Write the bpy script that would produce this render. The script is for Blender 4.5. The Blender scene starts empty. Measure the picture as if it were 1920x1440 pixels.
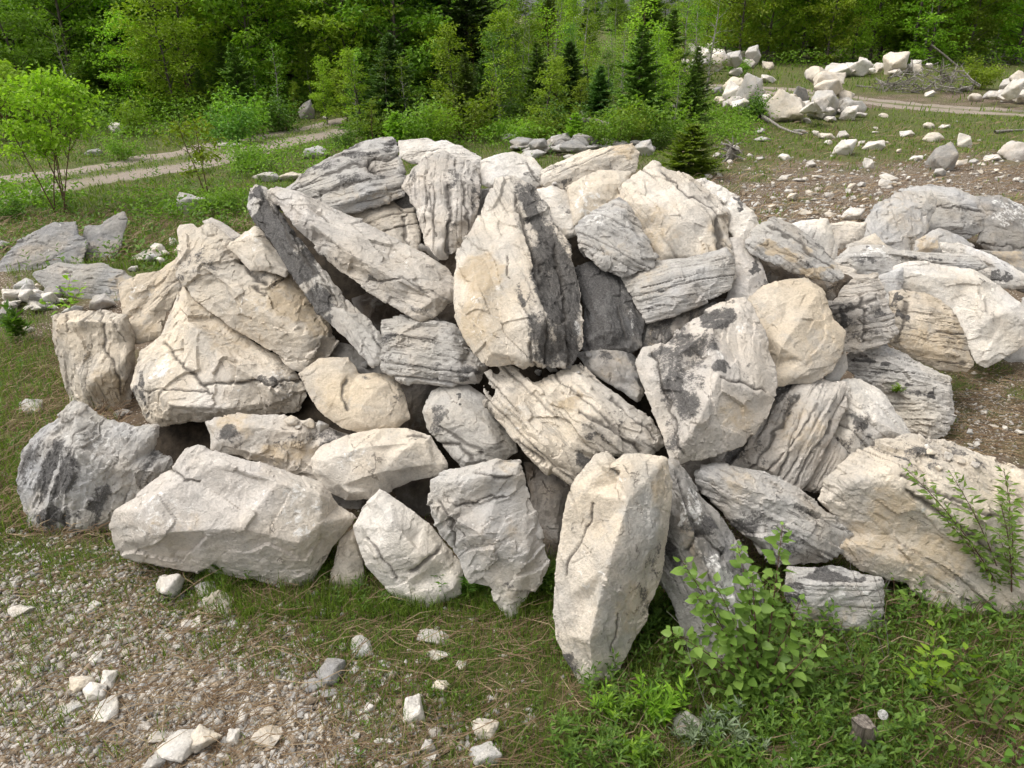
import bpy, math, random
import numpy as np
from mathutils import Vector
from mathutils.geometry import delaunay_2d_cdt
R = math.radians
C = bpy.context.scene.collection
QUICK = False
# ------------------------------------------------------------------ camera
H = 3.2; F = 1330.0; PITCH = math.atan((720-40)/F)
CP, SP = math.cos(PITCH), math.sin(PITCH)
CAM = np.array([0.0, 0.0, H])
def ray(x, y):
    """direction (unit forward depth) through photo pixel x, y; used to measure where a thing stands"""
    a = (np.asarray(x, float)-960)/F; b = (720-np.asarray(y, float))/F
    return np.stack([a+0*b, CP+b*SP, -SP+b*CP+0*a], -1)
def g_h(X, Y):
    """terrain height"""
    X = np.asarray(X, float); Y = np.asarray(Y, float)
    r = np.clip(Y-34, 0, None)
    return 0.012*r + 0.00005*r*r*(r < 200) + 0.05*np.sin(X*0.55+1.0)*np.sin(Y*0.43+0.4)*np.clip((Y-6)/6, 0, 1)
def gnd(x, y):
    """point of the terrain seen at photo pixel x, y"""
    d = ray(x, y); t = 0.0
    z = 0.0
    for _ in range(14):
        t = (H-z)/max(-d[2], 1e-3) if d[2] < -1e-3 else 200.0
        t = min(t, 220.0)
        P = CAM+t*d
        z = 0.5*z+0.5*float(g_h(P[0], P[1]))
    return np.array([P[0], P[1], float(g_h(P[0], P[1]))])
def gY(y):
    return gnd(960, y)[1]
def to_px(P):
    P = np.asarray(P, float)-CAM
    dep = P[..., 1]*CP-P[..., 2]*SP; up = P[..., 1]*SP+P[..., 2]*CP
    return 960+F*P[..., 0]/dep, 720-F*up/dep, dep
# ------------------------------------------------------------------ noise
def _h(ix, iy, iz, s):
    n = (ix.astype(np.int64)*374761393 + iy.astype(np.int64)*668265263 + iz.astype(np.int64)*2147483647 + s*974634777) & 0xFFFFFFFF
    n = ((n ^ (n >> 13))*1274126177) & 0xFFFFFFFF
    n = ((n ^ (n >> 15))*2246822519) & 0xFFFFFFFF
    return (n ^ (n >> 16)) & 0xFFFFFFFF
def vn(P, s=0):
    """smooth value noise in -1..1"""
    i = np.floor(P).astype(np.int64); f = P-i; u = f*f*f*(f*(f*6-15)+10)
    out = 0
    for dx in (0, 1):
        wx = u[:, 0] if dx else 1-u[:, 0]
        for dy in (0, 1):
            wy = u[:, 1] if dy else 1-u[:, 1]
            for dz in (0, 1):
                wz = u[:, 2] if dz else 1-u[:, 2]
                out = out + wx*wy*wz*(_h(i[:, 0]+dx, i[:, 1]+dy, i[:, 2]+dz, s)/2147483648.0-1)
    return out
def fbm(P, o=4, s=0, g=0.5):
    a = 1.0; t = 0; n = 0
    for k in range(o):
        t = t+a*vn(P*(2.03**k)+k*17.3, s+k); n += a; a *= g
    return t/n
def ridged(P, o=4, s=0):
    a = 1.0; t = 0; n = 0
    for k in range(o):
        t = t+a*(1-2*np.abs(vn(P*(2.1**k)+k*11.7, s+k))); n += a; a *= 0.5
    return t/n
def facets(P, s=0):
    """piecewise planar steps (broken stone): value and closeness to the cell border"""
    i = np.floor(P).astype(np.int64)
    d1 = np.full(len(P), 9.0); d2 = np.full(len(P), 9.0); v = np.zeros(len(P))
    for dx in (-1, 0, 1):
        for dy in (-1, 0, 1):
            for dz in (-1, 0, 1):
                c = i+np.array([dx, dy, dz])
                h = [_h(c[:, 0], c[:, 1], c[:, 2], s+k)/4294967296.0 for k in range(6)]
                q = P-(c+np.stack(h[:3], -1)); d = np.sqrt((q*q).sum(1))
                val = q[:, 0]*(h[3]*2-1)+q[:, 1]*(h[4]*2-1)+q[:, 2]*(h[5]*2-1)+(h[3]-.5)*.6
                b = d < d1
                d2 = np.where(b, d1, np.minimum(d2, d)); v = np.where(b, val, v); d1 = np.where(b, d, d1)
    return v, d2-d1
def unit(v): return v/np.maximum(np.linalg.norm(v, axis=-1, keepdims=True), 1e-9)
def sst(a, b, x):
    t = np.clip((x-a)/(b-a), 0, 1); return t*t*(3-2*t)
# ------------------------------------------------------------------ objects
def mesh(name, V, Fc, mat=None, smooth=False):
    me = bpy.data.meshes.new(name)
    V = np.asarray(V, np.float32)
    if isinstance(Fc, np.ndarray):
        n, k = Fc.shape
        me.vertices.add(len(V)); me.vertices.foreach_set('co', V.ravel())
        me.loops.add(n*k); me.loops.foreach_set('vertex_index', Fc.astype(np.int32).ravel())
        me.polygons.add(n); me.polygons.foreach_set('loop_start', np.arange(0, n*k, k, dtype=np.int32))
        me.update(calc_edges=True)
    else:
        me.from_pydata([tuple(map(float, v)) for v in V], [], [tuple(map(int, f)) for f in Fc]); me.update()
    if smooth: me.polygons.foreach_set('use_smooth', np.ones(len(me.polygons), bool))
    if mat: me.materials.append(mat)
    return me
def fattr(me, name, a):
    at = me.attributes.new(name, 'FLOAT', 'POINT'); at.data.foreach_set('value', np.asarray(a, np.float32))
def cattr(me, name, a):
    at = me.attributes.new(name, 'FLOAT_COLOR', 'POINT')
    b = np.ones((len(a), 4), np.float32); b[:, :a.shape[1]] = a
    at.data.foreach_set('color', b.ravel())
def obj(name, me, parent=None, loc=None):
    o = bpy.data.objects.new(name, me); C.objects.link(o)
    if parent: o.parent = parent
    if loc is not None: o.location = [float(c) for c in loc]
    return o
def tag(o, label=None, cat=None, group=None, kind=None):
    for k, v in (('label', label), ('category', cat), ('group', group), ('kind', kind)):
        if v: o[k] = v
    return o
# ------------------------------------------------------------------ materials
def newmat(name):
    m = bpy.data.materials.new(name); m.use_nodes = True
    nt = m.node_tree; nt.nodes.clear()
    return m, nt, nt.nodes.new
def L(nt, a, ai, b, bi): nt.links.new(a.outputs[ai], b.inputs[bi])
def nd(nt, t, **k):
    n = nt.nodes.new(t)
    for a, v in k.items():
        if a.startswith('i_'):
            key = a[2:]; n.inputs[int(key) if key.isdigit() else key].default_value = v
        else: setattr(n, a, v)
    return n
def mathn(nt, op, a, b=None, c=None, clamp=False):
    n = nt.nodes.new('ShaderNodeMath'); n.operation = op; n.use_clamp = clamp
    for i, v in enumerate((a, b, c)):
        if v is None: continue
        if isinstance(v, (int, float)): n.inputs[i].default_value = v
        else: nt.links.new(v, n.inputs[i])
    return n.outputs[0]
def ramp(nt, v, lo, hi, a=0.0, b=1.0):
    n = nt.nodes.new('ShaderNodeMapRange'); n.interpolation_type = 'SMOOTHSTEP'
    nt.links.new(v, n.inputs[0])
    for i, x in enumerate((lo, hi, a, b)): n.inputs[i+1].default_value = x
    return n.outputs[0]
def mixc(nt, fac, a, b, mode='MIX'):
    n = nt.nodes.new('ShaderNodeMix'); n.data_type = 'RGBA'; n.blend_type = mode
    for i, v in ((0, fac), (6, a), (7, b)):
        if isinstance(v, (int, float)): n.inputs[i].default_value = v
        elif isinstance(v, tuple): n.inputs[i].default_value = v+(1.0,) if len(v) == 3 else v
        else: nt.links.new(v, n.inputs[i])
    return n.outputs[2]
def noise(nt, vec, scale, det=4, rough=.55, dist=0.0):
    n = nd(nt, 'ShaderNodeTexNoise', i_Scale=scale, i_Detail=det, i_Roughness=rough, i_Distortion=dist)
    nt.links.new(vec, n.inputs['Vector']); return n.outputs['Fac']
def rock_material():
    m, nt, N = newmat('weathered_limestone')
    tc = nd(nt, 'ShaderNodeNewGeometry'); pos = tc.outputs['Position']
    col = nd(nt, 'ShaderNodeAttribute', attribute_name='Col').outputs['Color']
    msk = nd(nt, 'ShaderNodeAttribute', attribute_name='Msk')
    sep = nd(nt, 'ShaderNodeSeparateColor'); nt.links.new(msk.outputs['Color'], sep.inputs[0])
    dark, crack, tan = sep.outputs
    white = nd(nt, 'ShaderNodeAttribute', attribute_name='Wht').outputs['Fac']
    big = noise(nt, pos, 3.5, 5, .6); mid = noise(nt, pos, 14, 6, .65); fine = noise(nt, pos, 70, 5, .7); spk = noise(nt, pos, 170, 2, .6)
    v = mathn(nt, 'ADD', mathn(nt, 'MULTIPLY', ramp(nt, mid, .3, .7), .22), mathn(nt, 'MULTIPLY', ramp(nt, fine, .3, .7), .24))
    v = mathn(nt, 'ADD', v, .76)
    vc = nd(nt, 'ShaderNodeCombineColor')
    for i in range(3): nt.links.new(v, vc.inputs[i])
    c = mixc(nt, 1.0, col, vc.outputs[0], 'MULTIPLY')
    # ochre and pale blotches
    c = mixc(nt, mathn(nt, 'MULTIPLY', ramp(nt, big, .45, .72), .38), c, (.47, .385, .285))
    c = mixc(nt, mathn(nt, 'MULTIPLY', ramp(nt, mathn(nt, 'ADD', mid, mathn(nt, 'MULTIPLY', tan, .5)), .62, 1.0), .8), c, (.46, .36, .24))
    c = mixc(nt, mathn(nt, 'MULTIPLY', tan, .35), c, (.52, .42, .29))
    # fresh white scrapes
    w = mathn(nt, 'ADD', noise(nt, pos, 22, 5, .7, .6), mathn(nt, 'MULTIPLY', white, .34))
    c = mixc(nt, ramp(nt, w, .70, .82, 0, .8), c, (.80, .77, .72))
    # hairline joints and thin bedding lines
    wv = nd(nt, 'ShaderNodeVectorMath', operation='MULTIPLY_ADD'); wv.inputs[1].default_value = (.34, .34, .34)
    nz = nd(nt, 'ShaderNodeTexNoise', i_Scale=3.0, i_Detail=5, i_Roughness=.65); nt.links.new(pos, nz.inputs['Vector'])
    nt.links.new(nz.outputs['Color'], wv.inputs[0]); nt.links.new(pos, wv.inputs[2])
    vo = nd(nt, 'ShaderNodeTexVoronoi', feature='DISTANCE_TO_EDGE', i_Scale=3.4); nt.links.new(wv.outputs[0], vo.inputs['Vector'])
    hair = mathn(nt, 'MULTIPLY', ramp(nt, vo.outputs['Distance'], .018, .004), mathn(nt, 'MULTIPLY', ramp(nt, big, .54, .64), ramp(nt, mid, .44, .56)))
    bed = nd(nt, 'ShaderNodeAttribute', attribute_name='Bed').outputs['Fac']; beda = nd(nt, 'ShaderNodeAttribute', attribute_name='BedA').outputs['Fac']
    bn = nd(nt, 'ShaderNodeTexNoise', noise_dimensions='1D', i_Detail=3, i_Roughness=.7, i_Scale=3.2)
    nt.links.new(mathn(nt, 'ADD', bed, mathn(nt, 'MULTIPLY', mid, .35)), bn.inputs['W'])
    lam = mathn(nt, 'MULTIPLY', mathn(nt, 'MULTIPLY', ramp(nt, bn.outputs['Fac'], .55, .70), beda), ramp(nt, noise(nt, pos, 5, 3, .6), .42, .62))
    c = mixc(nt, mathn(nt, 'MULTIPLY', lam, .55), c, (.17, .155, .14))
    c = mixc(nt, mathn(nt, 'MULTIPLY', hair, .5), c, (.11, .095, .08))
    c = mixc(nt, mathn(nt, 'MULTIPLY', ramp(nt, noise(nt, pos, 6.5, 6, .72, .4), .52, .66), .42), c, (.40, .375, .34))
    # small dark lichen specks everywhere
    sp = mathn(nt, 'MULTIPLY', ramp(nt, spk, .66, .74), ramp(nt, mid, .52, .66))
    c = mixc(nt, mathn(nt, 'MULTIPLY', sp, .55), c, (.15, .14, .125))
    # black weathering crust, ragged at the edge
    dn = mathn(nt, 'ADD', mathn(nt, 'MULTIPLY', mathn(nt, 'SUBTRACT', mid, .5), 1.7), mathn(nt, 'MULTIPLY', mathn(nt, 'SUBTRACT', fine, .5), 1.5))
    dm = ramp(nt, mathn(nt, 'ADD', dark, dn),   .40, .84)
    dcol = mixc(nt, ramp(nt, fine, .35, .7), (.040, .038, .037), (.12, .112, .105))
    c = mixc(nt, mathn(nt, 'MULTIPLY', dm, .92), c, dcol)
    fl = mathn(nt, 'MULTIPLY', ramp(nt, mathn(nt, 'SUBTRACT', spk, mathn(nt, 'MULTIPLY', fine, .3)), .47, .55), dm)
    c = mixc(nt, mathn(nt, 'MULTIPLY', fl, .28), c, (.5, .48, .46))
    c = mixc(nt, mathn(nt, 'MULTIPLY', crack, .85), c, (.075, .065, .055))
    bs = nd(nt, 'ShaderNodeBsdfPrincipled', i_Roughness=.88)
    bs.inputs['Specular IOR Level'].default_value = .25
    nt.links.new(c, bs.inputs['Base Color'])
    hgt0 = mathn(nt, 'ADD', mathn(nt, 'MULTIPLY', hair, -.5), mathn(nt, 'MULTIPLY', lam, -.45))
    hgt = mathn(nt, 'ADD', mathn(nt, 'MULTIPLY', mid, .9), mathn(nt, 'ADD', mathn(nt, 'MULTIPLY', fine, .45), mathn(nt, 'MULTIPLY', spk, .10)))
    hgt = mathn(nt, 'ADD', hgt, hgt0)
    bp = nd(nt, 'ShaderNodeBump', i_Strength=.85, i_Distance=.026)
    nt.links.new(hgt, bp.inputs['Height']); L(nt, bp, 'Normal', bs, 'Normal')
    o = nd(nt, 'ShaderNodeOutputMaterial'); L(nt, bs, 0, o, 0)
    return m
def leaf_material(name, c1, c2, trans=.35, rough=.55, hue=.0):
    """c1..c2 vary from leaf to leaf, and a little from plant to plant"""
    m, nt, N = newmat(name)
    rn = nd(nt, 'ShaderNodeAttribute', attribute_name='rnd').outputs['Fac']
    oi = nd(nt, 'ShaderNodeObjectInfo')
    c = mixc(nt, rn, c1, c2)
    hs = nd(nt, 'ShaderNodeHueSaturation')
    nt.links.new(mathn(nt, 'ADD', mathn(nt, 'MULTIPLY', oi.outputs['Random'], .035), .4825), hs.inputs['Hue'])
    nt.links.new(mathn(nt, 'ADD', mathn(nt, 'MULTIPLY', oi.outputs['Random'], .85), .58), hs.inputs['Value'])
    nt.links.new(c, hs.inputs['Color'])
    bs = nd(nt, 'ShaderNodeBsdfPrincipled', i_Roughness=rough); bs.inputs['Specular IOR Level'].default_value = .3
    L(nt, hs, 0, bs, 'Base Color')
    tr = nd(nt, 'ShaderNodeBsdfTranslucent')
    tw = mixc(nt, 1.0, hs.outputs[0], (1.0, 1.15, .5), 'MULTIPLY'); nt.links.new(tw, tr.inputs[0])
    mx = nd(nt, 'ShaderNodeMixShader', i_0=trans); L(nt, bs, 0, mx, 1); L(nt, tr, 0, mx, 2)
    o = nd(nt, 'ShaderNodeOutputMaterial'); L(nt, mx, 0, o, 0)
    return m
def plain_material(name, c1, c2, scale=30, rough=.85, stretch=None, bump=.3):
    m, nt, N = newmat(name)
    tc = nd(nt, 'ShaderNodeTexCoord'); v = tc.outputs['Object']
    if stretch:
        mp = nd(nt, 'ShaderNodeMapping'); mp.inputs['Scale'].default_value = stretch
        nt.links.new(v, mp.inputs[0]); v = mp.outputs[0]
    n = noise(nt, v, scale, 5, .65)
    c = mixc(nt, ramp(nt, n, .32, .68), c1, c2)
    bs = nd(nt, 'ShaderNodeBsdfPrincipled', i_Roughness=rough); bs.inputs['Specular IOR Level'].default_value = .2
    nt.links.new(c, bs.inputs['Base Color'])
    bp = nd(nt, 'ShaderNodeBump', i_Strength=bump, i_Distance=.02); nt.links.new(n, bp.inputs['Height']); L(nt, bp, 'Normal', bs, 'Normal')
    o = nd(nt, 'ShaderNodeOutputMaterial'); L(nt, bs, 0, o, 0)
    return m
ROCK = rock_material()
# ------------------------------------------------------------------ boulders
COL = dict(cream=(.625, .55, .45), pink=(.56, .505, .44), grey=(.46, .435, .40), white=(.69, .64, .57), tan=(.56, .475, .365), dgrey=(.28, .265, .245), shade=(.085, .065, .048))  # shade: stone colour darkened to stand in for shade in the gaps
FOOT = np.array([(0, 1000), (60, 985), (210, 1020), (450, 1065), (680, 1095), (900, 1130), (1100, 1200), (1300, 1190), (1500, 1170), (1700, 1110), (1920, 1090)], float)
def blob_w(px, py, b):
    """b = (x, y, r[, strength[, ry]])"""
    ry = b[4] if len(b) > 4 else b[2]
    d = np.sqrt(((px-b[0])/b[2])**2+((py-b[1])/ry)**2)
    return (1-sst(.55, 1.25, d))*(b[3] if len(b) > 3 else 1.0)
def seg_d(px, py, line):
    d = np.full(len(px), 1e9)
    for (x0, y0), (x1, y1) in zip(line[:-1], line[1:]):
        ux, uy = x1-x0, y1-y0; l2 = ux*ux+uy*uy+1e-9
        t = np.clip(((px-x0)*ux+(py-y0)*uy)/l2, 0, 1)
        d = np.minimum(d, np.hypot(px-x0-t*ux, py-y0-t*uy))
    return d
def inset(poly, dist):
    n = len(poly); P = np.array(poly, float); out = []
    area = 0.5*sum(P[i][0]*P[(i+1) % n][1]-P[(i+1) % n][0]*P[i][1] for i in range(n))
    s = 1 if area > 0 else -1
    for i in range(n):
        a, b, c = P[i-1], P[i], P[(i+1) % n]
        e1 = (b-a)/max(np.hypot(*(b-a)), 1e-6); e2 = (c-b)/max(np.hypot(*(c-b)), 1e-6)
        nn = np.array([-(e1+e2)[1], (e1+e2)[0]])*s; l = np.hypot(*nn)
        if l < 1e-3: continue
        k = 1/max(l/2, .6)
        out.append(b+nn/l*dist*min(k, 1.5))
    return out, abs(area)
def inside(p, poly):
    r = False; n = len(poly); j = n-1
    for i in range(n):
        xi, yi = poly[i]; xj, yj = poly[j]
        if (yi > p[1]) != (yj > p[1]) and p[0] < (xj-xi)*(p[1]-yi)/(yj-yi)+xi: r = not r
        j = i
    return r
def pull(p, poly, pc):
    x, y, d = p
    for _ in range(12):
        if inside((x, y), poly) and inside((x+(x-pc[0])*.03, y+(y-pc[1])*.03), poly): break
        x += (pc[0]-x)*.07; y += (pc[1]-y)*.07
    return (x, y, d)
def remesh_np(V, T, vox, smooth=2):
    """voxel remesh of closed pieces; returns vertices, quads, normals"""
    me = bpy.data.meshes.new('tmp'); me.from_pydata([tuple(map(float, v)) for v in V], [], [tuple(t) for t in T]); me.update()
    o = bpy.data.objects.new('tmp', me); C.objects.link(o)
    md = o.modifiers.new('r', 'REMESH'); md.mode = 'VOXEL'; md.voxel_size = vox; md.adaptivity = 0
    if smooth:
        sm = o.modifiers.new('s', 'SMOOTH'); sm.factor = .5; sm.iterations = smooth
    dg = bpy.context.evaluated_depsgraph_get(); dg.update()
    ev = o.evaluated_get(dg); m2 = ev.to_mesh()
    nv = len(m2.vertices); A = np.empty(nv*3, np.float32); m2.vertices.foreach_get('co', A)
    Nn = np.empty(nv*3, np.float32); m2.vertices.foreach_get('normal', Nn)
    nl = len(m2.loops); LI = np.empty(nl, np.int32); m2.loops.foreach_get('vertex_index', LI)
    tot = np.empty(len(m2.polygons), np.int32); m2.polygons.foreach_get('loop_total', tot)
    ev.to_mesh_clear()
    bpy.data.objects.remove(o); bpy.data.meshes.remove(me)
    if (tot == 4).all(): Q = LI.reshape(-1, 4)
    else:
        st = np.concatenate([[0], np.cumsum(tot)[:-1]]); Q = np.array([[LI[s], LI[s+1], LI[s+2], LI[s+(3 if t > 3 else 2)]] for s, t in zip(st, tot)])
    return A.reshape(-1, 3).astype(float), Q, Nn.reshape(-1, 3).astype(float)
def solid_from_outline(poly, ridge, P3, size, bulge, th, rng, grow=3.0):
    """closed mesh from an outline: facets in front meeting along ridge lines, a blunt back; P3(x, y, d) gives the point d metres in front of the outline's plane"""
    poly = [tuple(map(float, p)) for p in inset(poly, -grow)[0]]
    pc = np.mean(poly, axis=0)
    ridge = [[pull(p, poly, pc) for p in ln] for ln in ridge]
    ring, area = inset(poly, .10*math.sqrt(inset(poly, 1)[1]))
    ring2, _ = inset(poly, .26*math.sqrt(area))
    def build(extra, edges_extra, sgn):
        pts = list(poly)+[(x, y) for x, y, d in extra]; dd = [0.0]*len(poly)+[d for x, y, d in extra]
        n = len(poly); ed = [(i, (i+1) % n) for i in range(n)]+[(a+n, b+n) for a, b in edges_extra]
        vo, eo, fo, ov, oe, of = delaunay_2d_cdt([Vector(p) for p in pts], ed, [], 1, 1e-4)
        D = []
        for v, o in zip(vo, ov):
            if o: D.append(dd[min(o)])
            else:
                k = np.argsort([(v[0]-p[0])**2+(v[1]-p[1])**2 for p in pts])[:2]; D.append(np.mean([dd[i] for i in k]))
        ids = [min(o) if (o and min(o) < n) else None for o in ov]
        return [(v[0], v[1]) for v in vo], D, [tuple(f) for f in fo], ids
    ex = []; ee = []
    for ln in ridge:
        for k, p in enumerate(ln):
            ex.append((p[0], p[1], p[2]*size))
            if k: ee.append((len(ex)-2, len(ex)-1))
    rp = [(p[0], p[1]) for p in ex]
    sc = math.sqrt(area)
    for q in ring:
        if inside(q, poly) and all(math.hypot(q[0]-a, q[1]-b) > .10*sc for a, b in rp):
            ex.append((q[0], q[1], bulge*size*.55*rng.uniform(.5, 1.4)))
    for q in ring2:
        if inside(q, poly) and all(math.hypot(q[0]-e[0], q[1]-e[1]) > .16*sc for e in ex) and rng.random() < .8:
            ex.append((q[0], q[1], bulge*size*rng.uniform(.8, 1.15)))
    fv, fd, ff, fi = build(ex, ee, 1)
    bx = [(q[0], q[1], -th*size*rng.uniform(.7, 1.1)) for q in inset(poly, .2*sc)[0] if inside(q, poly)]
    bv, bd, bf, bi = build(bx, [], -1)
    V = [P3(x, y, d) for (x, y), d in zip(fv, fd)]; T = []
    rim = {i: k for k, i in enumerate(fi) if i is not None}
    def orient(f, vs, want):
        a, b, c = vs[f[0]], vs[f[1]], vs[f[2]]
        s = (b[0]-a[0])*(c[1]-a[1])-(b[1]-a[1])*(c[0]-a[0])
        return f if (s > 0) == want else f[::-1]
    for f in ff: T.append(orient(f, fv, False))
    mp = []
    for k, ((x, y), d) in enumerate(zip(bv, bd)):
        if bi[k] is not None and bi[k] in rim: mp.append(rim[bi[k]])
        else: mp.append(len(V)); V.append(P3(x, y, d))
    for f in bf: T.append(tuple(mp[i] for i in orient(f, bv, True)))
    return V, T
def weather(V, Q, Nn, size, seed, col, strat=None, axis=None, dark=(), tan=(), white=(), grey=(), smooth=(), cracks=(), rough=1.0, pxs=True, lich=0.0, worn=0.0):
    """displaces a remeshed stone into broken, bedded, weathered rock; returns vertices, colour, masks"""
    o = np.array([seed*3.17 % 50, seed*7.91 % 50, seed*1.73 % 50])
    P = V+o
    wp = P+0.10*np.stack([vn(P*3.1, 1), vn(P*3.1, 2), vn(P*3.1, 3)], -1)
    k = min(size, 1.0)
    D = .030*k*fbm(P*2.2/max(size, .4), 3, 5)
    rs = np.random.default_rng(seed)
    ax = axis if axis is not None else unit(rs.normal(0, 1, 3))
    wp = wp+np.outer(P@ax, ax)*1.1
    fa, fe = facets(wp*2.6/max(size, .35), 11)
    fb, ge = facets(wp*6.5, 23)
    fm = sst(-.25, .35, fbm(P*1.7, 2, 31))
    D += k*rough*(1-.6*worn)*.021*fa
    D0 = D; D = k*rough*(1-.6*worn)*(.005+.013*fm)*fb
    Sm = np.zeros(len(V))
    if smooth:
        sx, sy, _ = to_px(V); sx = sx+8*vn(P*7, 111); sy = sy+8*vn(P*7, 112)
        for b in smooth: Sm = np.maximum(Sm, blob_w(sx, sy, b))
    fc, he = facets(wp*15, 37)
    D += rough*k*(.0025+.0065*(1-fm))*fc*(1-.5*worn)
    D += rough*(.0035*ridged(P*6, 3, 41)+.0030*fbm(P*30, 3, 51))
    crack = np.zeros(len(V))
    cavity = sst(.05, .0, ge)*fm*.35*sst(-.1, .3, fbm(P*3.3, 2, 33))
    bed = np.zeros(len(V)); beda = 0.0
    if strat is not None:
        ang, amp, freq = strat[:3]
        s = V@axis
        wrp = .026*fbm(P*2.4, 3, 61)+.008*fbm(P*9, 2, 63)
        bed = (s+wrp)*freq; beda = min(1.0, amp/.012)
        for kf, ka, sd in ((1.0, 1.0, 0), (2.7, .5, 7)):
            t = (s+wrp)*freq*kf+.7*vn(np.stack([(s+wrp)*freq*kf*.45, 0*s+sd, 0*s], -1), 71)
            i = np.floor(t); f = t-i
            hh = _h(i.astype(np.int64), i.astype(np.int64)*0+sd, i.astype(np.int64)*0, seed)/4294967296.0
            h2 = _h((i+1).astype(np.int64), i.astype(np.int64)*0+sd, i.astype(np.int64)*0, seed)/4294967296.0
            lay = hh+(h2-hh)*sst(.72, 1.0, f)
            Pl = P*1.6+np.outer(hh*40, [1, .3, .7])
            wid = .045+.05*hh
            on = sst(-.02, .38, fbm(Pl, 2, 81+sd))
            ln = np.exp(-((f-.86)/wid)**2)*on
            D += ka*amp*(.50*(lay-.5)-1.2*ln)
            crack = np.maximum(crack, ln*(.55 if kf > 1 else .85)*sst(.35, .8, ln))
        D += .22*amp*ridged(np.stack([P@axis*18, (P[:, 0]+P[:, 1])*2.2, P[:, 2]*2.2], -1), 2, 91)
    D = D0+D*(1-.75*Sm); crack = crack*(1-.85*Sm)
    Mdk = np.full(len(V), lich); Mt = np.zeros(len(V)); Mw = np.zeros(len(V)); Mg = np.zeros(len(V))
    if pxs:
        x, y, dep = to_px(V)
        jx = x+17*vn(P*6, 101)+9*vn(P*17, 103)+5*vn(P*40, 105); jy = y+17*vn(P*6, 102)+9*vn(P*17, 104)+5*vn(P*40, 106)
        for b in dark: Mdk = np.maximum(Mdk, blob_w(jx, jy, b))
        for b in tan: Mt = np.maximum(Mt, blob_w(jx, jy, b))
        for b in white: Mw = np.maximum(Mw, blob_w(jx, jy, b))
        for b in grey: Mg = np.maximum(Mg, blob_w(jx, jy, b))
        wx = x+5*vn(P*11, 105)+2.5*vn(P*30, 107); wy = y+5*vn(P*11, 106)+2.5*vn(P*30, 108)
        for ln in cracks:
            w = 3.4
            if isinstance(ln[-1], (int, float)): w = ln[-1]; ln = ln[:-1]
            d = seg_d(wx, wy, ln)*(1+.25*vn(P*8, 109))
            ck = np.exp(-(d/w)**2)
            D -= ck*.030*k*min(w/4.2, 1.6)*.9; crack = np.maximum(crack, sst(.3, .85, ck)*.9)
    if strat is not None:
        bt = vn(np.stack([bed*1.7, (V[:, 0]+V[:, 2])*1.5, V[:, 1]*1.5], -1), 191)
        Mdk = Mdk*np.clip(.80+.75*bt, .25, 1.25)+.32*sst(.25, .85, vn(np.stack([bed*2.3, (V[:, 0]-V[:, 2])*.9, V[:, 1]*.9], -1), 193)+.5*fbm(P*3, 3, 195))
    else: Mdk = Mdk*np.clip(.85+.6*fbm(P*5, 3, 197), .3, 1.25)
    Mdk = Mdk+.20*sst(.15, .6, fbm(P*1.6+3, 4, 199))
    crack = np.maximum(crack, cavity*.5)
    V2 = V+Nn*D[:, None]
    c = np.array(COL[col] if isinstance(col, str) else col)
    big = fbm(P*1.3, 3, 121)[:, None]; warm = fbm(P*2.1+9, 3, 131)[:, None]
    cc = c*(1+.14*big)*(1+warm*np.array([.05, 0, -.10]))
    gq = sst(.0, .45, fbm(P*2.6+5, 4, 161))[:, None]*.45; cc = cc*(1-gq)+np.array([.40, .375, .34])*gq
    gg = (Mg*.75)[:, None]; cc = cc*(1-gg)+np.array([.36, .36, .345])*gg
    # bedding colour bands
    if strat is not None:
        band = vn(np.stack([(s+wrp)*freq*.8, 0*s, 0*s], -1), 141)[:, None]
        cc = cc*(1+.10*band)
        gm = sst(-.1, .6, fbm(P*1.9, 4, 151))[:, None]*.5
        cc = cc*(1-gm)+np.array([.37, .35, .32])*gm
    return V2, cc, np.stack([Mdk*1.2, crack, Mt], -1), Mw, bed, beda*(1-.85*Sm)
NB = [0]
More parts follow.
